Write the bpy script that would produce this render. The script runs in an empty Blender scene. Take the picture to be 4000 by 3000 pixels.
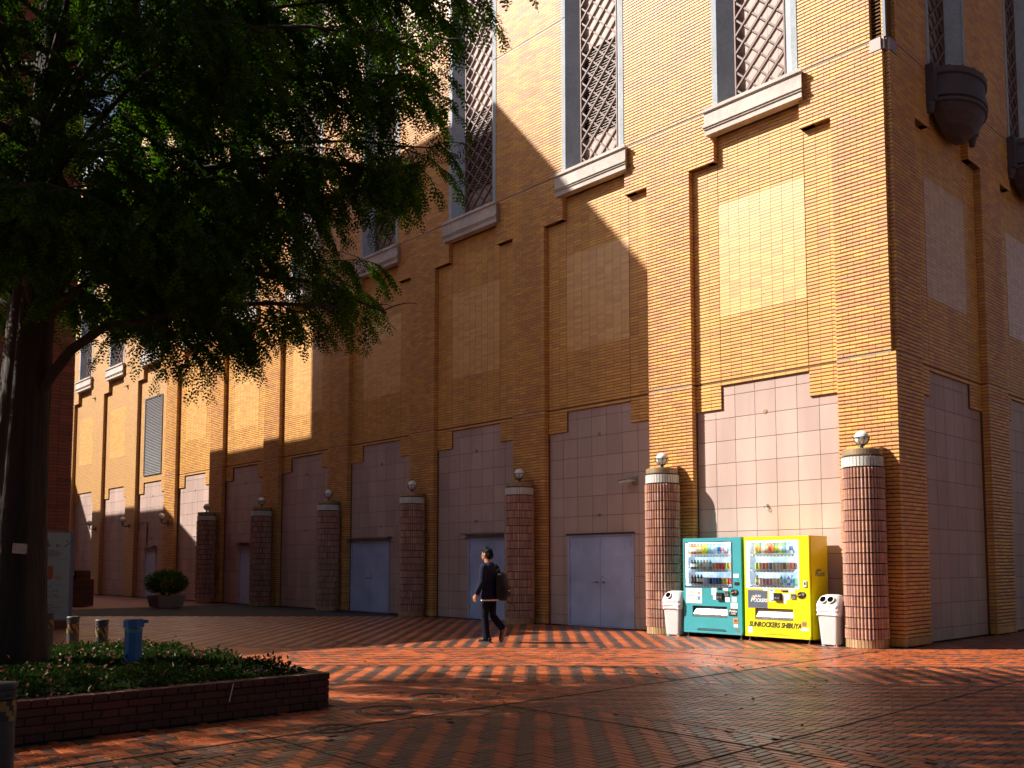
import bpy, math, random
import numpy as np
from mathutils import Vector, Matrix, Euler
random.seed(7); rng = np.random.default_rng(7)
sc = bpy.context.scene
C = sc.collection
R = math.radians

# ------------------------------------------------------------------ camera
cam = bpy.data.cameras.new('Camera'); camo = bpy.data.objects.new('Camera', cam); C.objects.link(camo)
CAM = (6.7906, -15.4619, 1.40); YAW = 0.8178
camo.location = CAM
camo.rotation_euler = (math.pi/2 + 0.0734, 0, YAW)
cam.sensor_fit = 'HORIZONTAL'; cam.sensor_width = 36; cam.lens = 36*3559.9/4000
cam.shift_y = (1944.7-1500)/4000
cam.clip_start = 0.1; cam.clip_end = 2000
sc.camera = camo
# ------------------------------------------------------------------ sky and sun
SUN = Vector((1.0, 1.0, -1.15)).normalized()           # the way the light travels
ELEV = math.asin(-SUN.z)
w = bpy.data.worlds.new('World'); sc.world = w; w.use_nodes = True
nt = w.node_tree; bg = nt.nodes['Background']
sky = nt.nodes.new('ShaderNodeTexSky'); sky.sky_type = 'NISHITA'; sky.sun_disc = False
sky.sun_elevation = ELEV; sky.sun_rotation = R(225); sky.altitude = 30; sky.air_density = 0.6; sky.dust_density = 2.5; sky.ozone_density = 0.5
nt.links.new(sky.outputs[0], bg.inputs[0]); bg.inputs[1].default_value = 0.05
sl = bpy.data.lights.new('Sun', 'SUN'); sl.energy = 5.0; sl.angle = R(0.53); sl.color = (1.0, 0.92, 0.82)
so = bpy.data.objects.new('Sun', sl); C.objects.link(so); so.location = (-40, -40, 45)
so.rotation_euler = SUN.to_track_quat('-Z', 'Y').to_euler()
sc.view_settings.view_transform = 'Standard'; sc.view_settings.look = 'None'
sc.view_settings.exposure = 1.0; sc.view_settings.gamma = 1.0
sc.view_settings.use_curve_mapping = False
sc.cycles.use_adaptive_sampling = True; sc.cycles.adaptive_threshold = 0.025; sc.cycles.adaptive_min_samples = 16
sc.cycles.max_bounces = 5; sc.cycles.diffuse_bounces = 3; sc.cycles.glossy_bounces = 3; sc.cycles.transparent_max_bounces = 6

# ------------------------------------------------------------------ helpers
RT = (math.cos(YAW), math.sin(YAW)); FW = (-math.sin(YAW), math.cos(YAW))
def W(s, t, z):            # metres to the right, metres ahead, height -> world (used for laying the site out)
    return Vector((CAM[0]+s*RT[0]+t*FW[0], CAM[1]+s*RT[1]+t*FW[1], z))

class MB:
    def __init__(s): s.v = []; s.f = []; s.m = []; s.t = []
    def add(s, vs, fs, m=0, t=0.0):
        n = len(s.v); s.v += [tuple(p) for p in vs]
        for f in fs: s.f.append(tuple(i+n for i in f)); s.m.append(m); s.t.append(t)
        return s
    def box(s, x0, x1, y0, y1, z0, z1, m=0, t=0.0):
        return s.add([(x0,y0,z0),(x1,y0,z0),(x1,y1,z0),(x0,y1,z0),(x0,y0,z1),(x1,y0,z1),(x1,y1,z1),(x0,y1,z1)],
              [(0,3,2,1),(4,5,6,7),(0,1,5,4),(1,2,6,5),(2,3,7,6),(3,0,4,7)], m, t)
    def rbox(s, x0, x1, y0, y1, z0, z1, b, m=0):      # box with all edges chamfered
        vs = []; ix = {}
        for i, x in enumerate((x0, x1)):
            for j, y in enumerate((y0, y1)):
                for k, z in enumerate((z0, z1)):
                    sx = b if i == 0 else -b; sy = b if j == 0 else -b; sz = b if k == 0 else -b
                    for a, p in enumerate(((x, y+sy, z+sz), (x+sx, y, z+sz), (x+sx, y+sy, z))):
                        ix[i,j,k,a] = len(vs); vs.append(p)
        g = lambda i,j,k,a: ix[i,j,k,a]
        fs = []
        for i in (0,1): fs.append([g(i,0,0,0),g(i,1,0,0),g(i,1,1,0),g(i,0,1,0)])
        for j in (0,1): fs.append([g(0,j,0,1),g(1,j,0,1),g(1,j,1,1),g(0,j,1,1)])
        for k in (0,1): fs.append([g(0,0,k,2),g(1,0,k,2),g(1,1,k,2),g(0,1,k,2)])
        for j in (0,1):
            for k in (0,1): fs.append([g(0,j,k,1),g(1,j,k,1),g(1,j,k,2),g(0,j,k,2)])
        for i in (0,1):
            for k in (0,1): fs.append([g(i,0,k,0),g(i,1,k,0),g(i,1,k,2),g(i,0,k,2)])
        for i in (0,1):
            for j in (0,1): fs.append([g(i,j,0,0),g(i,j,1,0),g(i,j,1,1),g(i,j,0,1)])
        for i in (0,1):
            for j in (0,1):
                for k in (0,1): fs.append([g(i,j,k,0),g(i,j,k,1),g(i,j,k,2)])
        return s.add(vs, fs, m)
    def bar(s, a, b, w, h=None, m=0, up=(0,0,1)):     # square bar from a to b
        h = h or w; a = Vector(a); b = Vector(b); d = (b-a).normalized(); u = Vector(up)
        if abs(d.dot(u)) > .98: u = Vector((1,0,0))
        x = d.cross(u).normalized(); y = x.cross(d).normalized(); vs = []
        for p in (a, b):
            for i, j in ((-1,-1),(1,-1),(1,1),(-1,1)): vs.append(p + x*(i*w/2) + y*(j*h/2))
        return s.add(vs, [(0,1,2,3),(7,6,5,4),(0,4,5,1),(1,5,6,2),(2,6,7,3),(3,7,4,0)], m)
    def tube(s, path, rad, n=8, m=0, cap=True):
        path = [Vector(p) for p in path]
        if not hasattr(rad, '__len__'): rad = [rad]*len(path)
        vs = []; prev = None
        for i, p in enumerate(path):
            d = (path[min(i+1,len(path)-1)] - path[max(i-1,0)]).normalized()
            if prev is None:
                u = Vector((0,0,1)) if abs(d.z) < .9 else Vector((1,0,0))
                x = d.cross(u).normalized()
            else: x = (prev - d*prev.dot(d)).normalized()
            prev = x; y = d.cross(x)
            for k in range(n):
                a = 2*math.pi*k/n; vs.append(p + x*(math.cos(a)*rad[i]) + y*(math.sin(a)*rad[i]))
        fs = []
        for i in range(len(path)-1):
            for k in range(n):
                fs.append((i*n+k, i*n+(k+1)%n, (i+1)*n+(k+1)%n, (i+1)*n+k))
        if cap: fs.append(tuple(range(n))[::-1]); fs.append(tuple((len(path)-1)*n+k for k in range(n)))
        return s.add(vs, fs, m)
    def lathe(s, prof, n=24, c=(0,0,0), m=0, a0=0, a1=2*math.pi, ms=None, sx=1, sy=1):
        full = abs(a1-a0) > 6.28; k = n if full else n+1; vs = []
        for r, z in prof:
            for i in range(k):
                a = a0+(a1-a0)*i/n; vs.append((c[0]+r*math.cos(a)*sx, c[1]+r*math.sin(a)*sy, c[2]+z))
        b = len(s.v); s.v += vs
        for j in range(len(prof)-1):
            for i in range(n):
                i2 = (i+1) % k
                s.f.append((b+j*k+i, b+j*k+i2, b+(j+1)*k+i2, b+(j+1)*k+i)); s.m.append(ms[j] if ms else m); s.t.append(0.)
        return s
    def ball(s, c, r, nu=16, nv=10, m=0):
        rr = r if hasattr(r, '__len__') else (r, r, r)
        prof = [(math.sin(math.pi*i/nv), -math.cos(math.pi*i/nv)) for i in range(nv+1)]
        vs = []; 
        for q, z in prof:
            for k in range(nu):
                a = 2*math.pi*k/nu; vs.append((c[0]+q*math.cos(a)*rr[0], c[1]+q*math.sin(a)*rr[1], c[2]+z*rr[2]))
        fs = [(j*nu+i, j*nu+(i+1)%nu, (j+1)*nu+(i+1)%nu, (j+1)*nu+i) for j in range(nv) for i in range(nu)]
        return s.add(vs, fs, m)
    def prism(s, poly, a0, a1, axis='x', m=0):        # polygon (p,q) extruded along an axis
        n = len(poly); vs = []
        for a in (a0, a1):
            for p, q in poly:
                vs.append({'x':(a,p,q), 'y':(p,a,q), 'z':(p,q,a)}[axis])
        fs = [tuple(range(n))[::-1], tuple(range(n, 2*n))] + [(i, (i+1)%n, n+(i+1)%n, n+i) for i in range(n)]
        return s.add(vs, fs, m)
    def mesh(s, name, mats, smooth=False):
        me = bpy.data.meshes.new(name); me.from_pydata(s.v, [], s.f)
        for m in mats: me.materials.append(m)
        me.polygons.foreach_set('material_index', s.m)
        me.polygons.foreach_set('use_smooth', [smooth]*len(s.f))
        if any(s.t):
            at = me.attributes.new('tint', 'FLOAT', 'FACE'); at.data.foreach_set('value', s.t)
        me.update(); return me
    def build(s, name, mats, parent=None, loc=(0,0,0), rot=(0,0,0), smooth=False):
        if not isinstance(mats, (list, tuple)): mats = [mats]
        return link(name, s.mesh(name, mats, smooth), parent, loc, rot)

def link(name, me, parent=None, loc=(0,0,0), rot=(0,0,0)):
    o = bpy.data.objects.new(name, me); C.objects.link(o); o.location = loc; o.rotation_euler = rot
    if parent: o.parent = parent
    return o
def thing(name, label, cat, loc=(0,0,0), rz=0, group=None):
    o = bpy.data.objects.new(name, None); C.objects.link(o); o.location = loc; o.rotation_euler = (0,0,rz)
    o.empty_display_size = .2
    return tag(o, label, cat, group)
def tag(o, label, cat, group=None):
    o['label'] = label; o['category'] = cat
    if group: o['group'] = group
    return o
def kind(o, k): o['kind'] = k; return o
def copy_tree(o, parent=None):
    c = o.copy(); C.objects.link(c); c.parent = parent
    for ch in list(o.children): copy_tree(ch, c)
    return c
def npmesh(name, V, F, mats, mi=None, tint=None, smooth=False):
    """V (n,3); F list of (k,m) int arrays of same-size polygons"""
    me = bpy.data.meshes.new(name)
    nl = sum(f.size for f in F); npoly = sum(len(f) for f in F)
    me.vertices.add(len(V)); me.vertices.foreach_set('co', np.asarray(V, np.float32).ravel())
    me.loops.add(nl); me.loops.foreach_set('vertex_index', np.concatenate([f.ravel() for f in F]).astype(np.int32))
    me.polygons.add(npoly)
    sizes = np.concatenate([np.full(len(f), f.shape[1]) for f in F]); st = np.concatenate([[0], np.cumsum(sizes)[:-1]])
    me.polygons.foreach_set('loop_start', st.astype(np.int32))
    for m in mats: me.materials.append(m)
    if mi is not None: me.polygons.foreach_set('material_index', np.asarray(mi, np.int32))
    me.polygons.foreach_set('use_smooth', np.full(npoly, smooth))
    if tint is not None:
        at = me.attributes.new('tint', 'FLOAT', 'FACE'); at.data.foreach_set('value', np.asarray(tint, np.float32))
    me.update(calc_edges=True); me.validate()
    return me

# ------------------------------------------------------------------ materials
def nodes(name):
    m = bpy.data.materials.new(name); m.use_nodes = True
    return m, m.node_tree, m.node_tree.nodes['Principled BSDF']
def rgb(c): return (c[0], c[1], c[2], 1)
def mk(name, c1, c2=None, rough=.6, scale=12, bump=0.0, bscale=60, metal=0.0, vary=0.0, spec=.5, cols=None, detail=2, coat=0, stretch=None, grime=0.0, streak=False, rvar=0.0):
    """noise between c1 and c2; cols = list of colours picked per piece by its own random number"""
    m, t, b = nodes(name); N = t.nodes; L = t.links
    tc = N.new('ShaderNodeTexCoord'); src = tc.outputs['Object']
    if stretch:
        mp = N.new('ShaderNodeMapping'); mp.inputs['Scale'].default_value = stretch; L.new(src, mp.inputs[0]); src = mp.outputs[0]
    nz = N.new('ShaderNodeTexNoise'); nz.inputs['Scale'].default_value = scale; nz.inputs['Detail'].default_value = detail
    L.new(src, nz.inputs['Vector'])
    mx = N.new('ShaderNodeMix'); mx.data_type = 'RGBA'
    L.new(nz.outputs[0], mx.inputs[0])
    rp = N.new('ShaderNodeMapRange'); rp.inputs[1].default_value = .3; rp.inputs[2].default_value = .7
    L.new(nz.outputs[0], rp.inputs[0]); L.new(rp.outputs[0], mx.inputs[0])
    mx.inputs[6].default_value = rgb(c1); mx.inputs[7].default_value = rgb(c2 or c1)
    out = mx.outputs[2]
    if cols or vary:
        at = N.new('ShaderNodeAttribute'); at.attribute_name = 'tint'; oi = N.new('ShaderNodeObjectInfo')
        ad = N.new('ShaderNodeMath'); ad.operation = 'ADD'; L.new(at.outputs['Fac'], ad.inputs[0]); L.new(oi.outputs['Random'], ad.inputs[1])
        fr = N.new('ShaderNodeMath'); fr.operation = 'FRACT'; L.new(ad.outputs[0], fr.inputs[0])
        if cols:
            cr = N.new('ShaderNodeValToRGB'); cr.color_ramp.interpolation = 'CONSTANT'
            e = cr.color_ramp.elements
            for i, c in enumerate(cols):
                el = e[i] if i < 2 else e.new(i/len(cols))
                el.position = i/len(cols); el.color = rgb(c)
            L.new(fr.outputs[0], cr.inputs[0])
            m2 = N.new('ShaderNodeMix'); m2.data_type = 'RGBA'; m2.blend_type = 'MULTIPLY'; m2.inputs[0].default_value = 1
            L.new(cr.outputs[0], m2.inputs[6]); L.new(out, m2.inputs[7]); out = m2.outputs[2]
        if vary:
            k = N.new('ShaderNodeMath'); k.operation = 'MULTIPLY'; k.inputs[1].default_value = 7.31; L.new(fr.outputs[0], k.inputs[0])
            k2 = N.new('ShaderNodeMath'); k2.operation = 'FRACT'; L.new(k.outputs[0], k2.inputs[0])
            mr = N.new('ShaderNodeMapRange'); mr.inputs[3].default_value = 1-vary; mr.inputs[4].default_value = 1+vary; L.new(k2.outputs[0], mr.inputs[0])
            hs = N.new('ShaderNodeHueSaturation'); L.new(mr.outputs[0], hs.inputs['Value']); L.new(out, hs.inputs['Color']); out = hs.outputs[0]
    if grime:
        g = N.new('ShaderNodeTexNoise'); g.inputs['Scale'].default_value = 1.3; g.inputs['Detail'].default_value = 4
        tg = N.new('ShaderNodeNewGeometry'); gm_ = N.new('ShaderNodeMapping'); gm_.inputs['Scale'].default_value = (1,1,.22) if streak else (1,1,1)
        L.new(tg.outputs['Position'], gm_.inputs[0]); L.new(gm_.outputs[0], g.inputs['Vector'])
        gr = N.new('ShaderNodeMapRange'); gr.inputs[1].default_value = .38; gr.inputs[2].default_value = .62; gr.inputs[3].default_value = 1-grime; gr.inputs[4].default_value = 1+grime*.35
        L.new(g.outputs[0], gr.inputs[0]); h2 = N.new('ShaderNodeHueSaturation'); L.new(gr.outputs[0], h2.inputs['Value']); L.new(out, h2.inputs['Color']); out = h2.outputs[0]
    L.new(out, b.inputs['Base Color'])
    b.inputs['Roughness'].default_value = rough; b.inputs['Metallic'].default_value = metal
    if rvar:
        rn = N.new('ShaderNodeTexNoise'); rn.inputs['Scale'].default_value = 1.7; rn.inputs['Detail'].default_value = 3; rg = N.new('ShaderNodeNewGeometry'); L.new(rg.outputs['Position'], rn.inputs['Vector'])
        rm = N.new('ShaderNodeMapRange'); rm.inputs[1].default_value = .35; rm.inputs[2].default_value = .65; rm.inputs[3].default_value = rough-rvar; rm.inputs[4].default_value = rough+rvar; L.new(rn.outputs[0], rm.inputs[0]); L.new(rm.outputs[0], b.inputs['Roughness'])
    b.inputs['Specular IOR Level'].default_value = spec; b.inputs['Coat Weight'].default_value = coat; b.inputs['Coat Roughness'].default_value = min(rough, .35)
    if bump:
        n2 = N.new('ShaderNodeTexNoise'); n2.inputs['Scale'].default_value = bscale; n2.inputs['Detail'].default_value = 1
        L.new(src, n2.inputs['Vector'])
        bp = N.new('ShaderNodeBump'); bp.inputs['Strength'].default_value = bump; bp.inputs['Distance'].default_value = .01
        L.new(n2.outputs[0], bp.inputs['Height']); L.new(bp.outputs[0], b.inputs['Normal'])
    return m
def mbrick(name, cols, mortar, bw, bh, rough=.7, offset=.5, msize=.006, axes='xz', bump=.4):
    """brick pattern for surfaces too far off to build brick by brick (world metres)"""
    m, t, b = nodes(name); N = t.nodes; L = t.links
    g = N.new('ShaderNodeNewGeometry'); sp = N.new('ShaderNodeSeparateXYZ'); L.new(g.outputs['Position'], sp.inputs[0])
    cb = N.new('ShaderNodeCombineXYZ')
    if axes == 'xz':
        ad = N.new('ShaderNodeMath'); ad.operation = 'ADD'; L.new(sp.outputs[0], ad.inputs[0]); L.new(sp.outputs[1], ad.inputs[1])
        L.new(ad.outputs[0], cb.inputs[0]); L.new(sp.outputs[2], cb.inputs[1])
    else: L.new(sp.outputs[0], cb.inputs[0]); L.new(sp.outputs[1], cb.inputs[1])
    bt = N.new('ShaderNodeTexBrick'); bt.offset = offset; bt.inputs['Scale'].default_value = 1
    bt.inputs['Brick Width'].default_value = bw; bt.inputs['Row Height'].default_value = bh; bt.inputs['Mortar Size'].default_value = msize
    bt.inputs['Mortar Smooth'].default_value = 0; bt.inputs['Bias'].default_value = 0
    bt.inputs['Color1'].default_value = rgb(cols[0]); bt.inputs['Color2'].default_value = rgb(cols[1]); bt.inputs['Mortar'].default_value = rgb(mortar)
    L.new(cb.outputs[0], bt.inputs[0]); L.new(bt.outputs[0], b.inputs['Base Color']); b.inputs['Roughness'].default_value = rough
    bp = N.new('ShaderNodeBump'); bp.invert = True; bp.inputs['Strength'].default_value = bump; bp.inputs['Distance'].default_value = .02
    L.new(bt.outputs['Fac'], bp.inputs['Height']); L.new(bp.outputs[0], b.inputs['Normal'])
    return m
def mleaf(name, c, c2, trans=.45):
    m, t, b = nodes(name); N = t.nodes; L = t.links
    at = N.new('ShaderNodeAttribute'); at.attribute_name = 'tint'
    mx = N.new('ShaderNodeMix'); mx.data_type = 'RGBA'; L.new(at.outputs['Fac'], mx.inputs[0]); mx.inputs[6].default_value = rgb(c); mx.inputs[7].default_value = rgb(c2)
    N.remove(b); b = N.new('ShaderNodeBsdfDiffuse'); L.new(mx.outputs[2], b.inputs[0])
    tr = N.new('ShaderNodeBsdfTranslucent'); hs = N.new('ShaderNodeHueSaturation'); hs.inputs['Value'].default_value = 1.6; hs.inputs['Saturation'].default_value = 1.1
    L.new(mx.outputs[2], hs.inputs['Color']); L.new(hs.outputs[0], tr.inputs[0])
    ms = N.new('ShaderNodeMixShader'); ms.inputs[0].default_value = trans
    L.new(b.outputs[0], ms.inputs[1]); L.new(tr.outputs[0], ms.inputs[2]); L.new(ms.outputs[0], N['Material Output'].inputs[0])
    return m
def mglass(name, tint=(1,1,1), refl=.08):
    m, t, b = nodes(name); N = t.nodes; L = t.links; N.remove(b)
    tr = N.new('ShaderNodeBsdfTransparent'); tr.inputs[0].default_value = rgb(tint)
    gl = N.new('ShaderNodeBsdfGlossy'); gl.inputs['Roughness'].default_value = .02
    lw = N.new('ShaderNodeFresnel'); lw.inputs[0].default_value = 1.45
    ms = N.new('ShaderNodeMixShader'); L.new(lw.outputs[0], ms.inputs[0]); L.new(tr.outputs[0], ms.inputs[1]); L.new(gl.outputs[0], ms.inputs[2])
    L.new(ms.outputs[0], N['Material Output'].inputs[0]); return m

YB = [(.74,.405,.105),(.67,.335,.13),(.76,.425,.12),(.63,.305,.115),(.72,.385,.10),(.65,.32,.125)]
M = {}
M['brick'] = mk('glazed_yellow_brick', (1,1,1), (.86,.86,.84), .50, 30, .2, 90, vary=.07, cols=YB, spec=.45, grime=.09, streak=True)
M['tile'] = mk('yellow_wall_tile', (1,1,1), (.88,.88,.86), .50, 30, .15, 90, vary=.09, spec=.45, cols=[(.72,.39,.105),(.76,.42,.115),(.67,.33,.115),(.73,.39,.105)], grime=.10, streak=True)
M['pale'] = mk('pale_flush_tile', (1,1,1), (.93,.93,.92), .37, 20, .03, 50, vary=.06, spec=.6, coat=.28, cols=[(.74,.42,.135),(.69,.36,.13),(.77,.45,.15)])
M['mortar'] = mk('brown_mortar', (.18,.085,.028), (.14,.065,.022), .9, 25)
M['mortar_grey'] = mk('grey_joint', (.11,.095,.085), (.08,.07,.065), .9, 25)
M['farbrick'] = mbrick('yellow_brick_far', [(.60,.34,.09),(.54,.28,.11)], (.16,.08,.03), .239, .0688, .5, .5, .006)
M['granite'] = mk('pink_granite', (.53,.385,.335), (.42,.295,.255), .58, 110, .12, 160, vary=.07, detail=6, grime=.14, streak=True, spec=.35)
M['concrete'] = mk('pale_grey_concrete', (.38,.42,.46), (.31,.35,.385), .8, 14, .35, 140, grime=.12)
M['sill'] = mk('stucco_sill', (.56,.49,.44), (.46,.40,.355), .75, 9, .6, 45, grime=.15)
M['lattice'] = mk('brown_painted_steel', (.21,.135,.12), (.17,.105,.095), .55, 8, spec=.3)
M['panel'] = mk('beige_panel', (.45,.325,.275), (.41,.29,.245), .6, 5, stretch=(8,8,.4))
M['louver'] = mk('beige_louvre', (.36,.29,.24), (.30,.24,.20), .5, 6)
M['dark'] = mk('dark_void', (.012,.011,.010), None, .9)
M['door'] = mk('grey_steel_door', (.45,.52,.76), (.39,.455,.68), .4, 3.5, .05, 8, detail=8, grime=.14)
M['steel'] = mk('brushed_steel', (.42,.41,.40), (.30,.29,.28), .34, 20, metal=.9)
M['alu'] = mk('grey_aluminium', (.35,.36,.38), (.28,.29,.31), .35, 12, metal=.7)
M['balc'] = mk('brown_grey_balcony', (.075,.055,.06), (.055,.042,.047), .6, 10, .3, 80)
M['capgran'] = mk('speckled_granite', (.42,.30,.26), (.20,.14,.13), .4, 130, .05, detail=8)
M['coltile'] = mk('fluted_column_tile', (1,1,1), (.8,.78,.76), .27, 18, .06, 40, vary=.16, cols=[(.48,.27,.185),(.44,.235,.18),(.53,.30,.205),(.40,.215,.18),(.48,.295,.235)], coat=.25)
M['colbase'] = mk('column_base_tile', (1,1,1), (.88,.86,.82), .4, 20, .05, 50, vary=.08, cols=[(.46,.30,.16),(.40,.25,.14),(.50,.33,.19)])
M['colwhite'] = mk('column_white_tile', (.66,.66,.62), (.60,.60,.57), .3, 10, vary=.06)
M['colcap'] = mk('tan_metal_cap', (.40,.29,.17), (.30,.21,.12), .42, 5, metal=.35, grime=.15)
M['gap'] = mk('black_joint', (.02,.016,.014), None, .9)
M['hole'] = mk('dark_hole', (.004,.004,.004), None, 1.0, spec=0.0)
M['globe'] = mk('opal_globe', (.78,.78,.76), (.74,.74,.72), .25)
M['cage'] = mk('blue_grey_iron', (.07,.085,.10), (.09,.10,.11), .5, 20, metal=.4)
M['paver_red'] = mk('red_paver', (.43,.105,.032), (.31,.075,.026), .38, 26, .3, 70, vary=.2, spec=.45, grime=.25, rvar=.07)
M['paver_brown'] = mk('brown_paver', (.115,.062,.045), (.078,.043,.033), .38, 26, .25, 70, vary=.2, spec=.45, grime=.25, rvar=.07)
M['bed'] = mk('paver_joint_sand', (.035,.026,.022), (.02,.016,.014), .95, 30)
M['farpave'] = mbrick('paving_far', [(.27,.075,.032),(.16,.062,.04)], (.06,.03,.022), .21, .078, .75, .5, .004, 'xy', .15)
M['redtile'] = mk('dark_red_tile', (1,1,1), (.8,.8,.8), .5, 20, .15, 60, vary=.16, cols=[(.20,.045,.024),(.23,.05,.026),(.17,.036,.02)])
M['redfar'] = mbrick('dark_red_brick_far', [(.20,.045,.024),(.17,.036,.02)], (.04,.02,.016), .34, .086, .6, 0, .006)
M['grey_blocker'] = mk('grey_blocker_mat', (.20,.20,.205), (.15,.15,.155), .6, 1.5)  # neutral grey for the added light-blocking mass behind the camera
M['dark_blocker'] = mk('dark_blocker_mat', (.035,.04,.05), (.03,.032,.04), .5, 1.5)  # near-black, so the added mass on the right bounces little sun
M['planter'] = mk('planter_brick', (1,1,1), (.75,.72,.7), .6, 18, .3, 60, vary=.14, cols=[(.10,.025,.015),(.115,.029,.017),(.085,.021,.013)], grime=.25)
M['bark'] = mk('shredding_bark', (.04,.026,.018), (.018,.012,.009), .9, 6, .9, 14, stretch=(5,5,.5), detail=8)
M['branch'] = mk('dark_branch_bark', (.045,.03,.022), (.025,.018,.013), .9, 20, .4, 30)
M['leaf'] = mleaf('feathery_leaf', (.016,.040,.006), (.060,.120,.012), .5)
M['gleaf'] = mleaf('ground_cover_leaf', (.012,.028,.008), (.035,.055,.014), .2)
M['gwhite'] = mleaf('variegated_leaf', (.50,.50,.42), (.62,.55,.50), .2)
M['gpink'] = mleaf('pink_new_leaf', (.30,.07,.06), (.45,.20,.18), .2)
M['soil'] = mk('dark_soil', (.03,.022,.016), (.02,.015,.011), .95, 20, .5)
M['white_plastic'] = mk('white_plastic', (.62,.62,.61), (.57,.57,.56), .4, 4, grime=.1)
M['bag'] = mk('clear_bin_bag', (.72,.72,.73), (.62,.62,.64), .22, 18, .8, 22)
M['black'] = mk('black_plastic', (.012,.012,.013), None, .4)
M['teal'] = mk('teal_paint', (.05,.33,.37), (.045,.30,.34), .3, 3, .02, 30, coat=.3)
M['yellow'] = mk('bright_yellow_paint', (.80,.70,.002), (.78,.67,.002), .25, 3, .02, 30, coat=.35)
M['inner'] = mk('white_cabinet', (.72,.76,.80), (.68,.73,.78), .5, 4)
M['blueback'] = mk('blue_backdrop', (.20,.42,.62), (.60,.70,.78), .5, 5, detail=2)
def mlit(name, c1, c2, e):
    m = mk(name, c1, c2, .5, 5, detail=2); b = m.node_tree.nodes['Principled BSDF']; src = b.inputs['Base Color'].links[0].from_socket
    m.node_tree.links.new(src, b.inputs['Emission Color']); b.inputs['Emission Strength'].default_value = e; return m
M['blueback'] = mlit('backlit_display', (.22,.48,.70), (.70,.80,.86), .55)
M['led'] = mlit('led_tube', (.9,.95,1), None, 9.0)
M['glass'] = mglass('display_glass')
M['strip'] = mk('white_price_strip', (.72,.72,.74), (.66,.68,.72), .4, 30)
M['stickblue'] = mk('blue_sticker', (.10,.30,.62), None, .4)
M['sticker'] = mk('white_sticker', (.74,.75,.72), (.66,.70,.68), .5, 30)
M['greytext'] = mk('grey_print', (.42,.43,.45), None, .5)
M['brown_sign'] = mk('brown_sign', (.045,.014,.012), None, .35)
M['white_print'] = mk('white_print', (.78,.77,.74), None, .45)
M['dark_print'] = mk('dark_brown_print', (.035,.03,.012), None, .4)
M['rust'] = mk('rust_print', (.20,.055,.02), None, .5)
M['tantext'] = mk('tan_print', (.26,.20,.17), None, .6)
M['slate'] = mk('slate_panel', (.085,.115,.16), (.10,.13,.18), .3, 5)
M['orange'] = mk('orange_plastic', (.75,.30,.02), None, .4)
M['redprint'] = mk('red_print', (.65,.05,.04), None, .45)
M['navy'] = mk('navy_cotton', (.011,.013,.032), (.014,.017,.040), .9, 9, .3, 120, detail=6, spec=.15)
M['trouser'] = mk('dark_trouser', (.008,.009,.018), (.006,.007,.014), .9, 9, .25, 100, spec=.15)
M['skin'] = mk('skin', (.42,.20,.12), (.38,.175,.10), .5, 20)
M['hair'] = mk('black_hair', (.008,.007,.007), (.014,.013,.013), .6, 60, .5, 150, stretch=(1,1,.3), spec=.08)
M['shirt'] = mk('white_shirt', (.68,.68,.70), None, .8)
M['nylon'] = mk('black_nylon', (.006,.006,.007), (.009,.009,.010), .65, 20, .3, 60, spec=.25)
M['rubber'] = mk('shoe_rubber', (.05,.05,.055), None, .6)
M['sole'] = mk('brown_sole', (.30,.10,.05), None, .7)
M['bollard'] = mk('worn_black_bollard', (.028,.026,.027), (.05,.047,.047), .55, 14, .2, 50, detail=8)
M['hazard'] = mk('hazard_yellow', (.30,.18,.02), (.16,.10,.03), .6, 18, detail=8)
M['bluepost'] = mk('worn_blue_paint', (.010,.085,.26), (.016,.11,.29), .5, 6, .2, 40, detail=8, grime=.3)
M['cyan'] = mk('cyan_paint_wear', (.05,.26,.36), (.03,.12,.2), .55, 30, detail=8)
M['exposed'] = mk('exposed_aggregate', (.30,.26,.25), (.16,.14,.14), .8, 120, .5, 150, detail=6)
M['bush'] = mleaf('bush_leaf', (.03,.075,.012), (.075,.13,.02), .3)
M['signwhite'] = mk('sign_face', (.22,.28,.31), (.20,.26,.29), .45, 4)
M['signframe'] = mk('sign_frame', (.12,.14,.20), None, .4, metal=.5)
M['plaque'] = mk('brown_plaque', (.065,.022,.016), None, .4)
M['iron'] = mk('cast_iron', (.04,.028,.022), (.07,.045,.035), .65, 40, .4, 60, metal=.2)
M['sealant'] = mk('black_sealant', (.012,.011,.011), (.03,.03,.022), .7, 20)

# ================================================================== THE YELLOW BRICK BUILDING
S = 4.298; CO = .0688; BL = .239; NB = 7          # bay spacing, course, brick pitch, bays built brick by brick
ZG = 5.107; ZS = 5.13+66*CO; ZN = 5.13+74*CO; ZT = 5.13+82*CO; ZW = 19.0; ZTOP = 21.5; ZB = 16.4
HW, HN = 1.59, .963                                # half width of a recess, and of its middle
xc = lambda n: -2.68-S*n
pl = lambda n: xc(n)+HW
pr = lambda n: 0.0 if n == 0 else xc(n)+S-HW
ul = lambda n: xc(n)+HN
ur = lambda n: 0.0 if n == 0 else xc(n)+S-HN
rows = [(.153+k*CO) for k in range(72)] + [(5.13+k*CO) for k in range(82)] + [10.80+k*CO for k in range(56)] + [10.80+56*CO+.02+k*CO for k in range(24)]

bld = thing('brick_building', 'tall yellow brick building with pink granite bays and latticed windows', 'building', (0,0,0))

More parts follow.
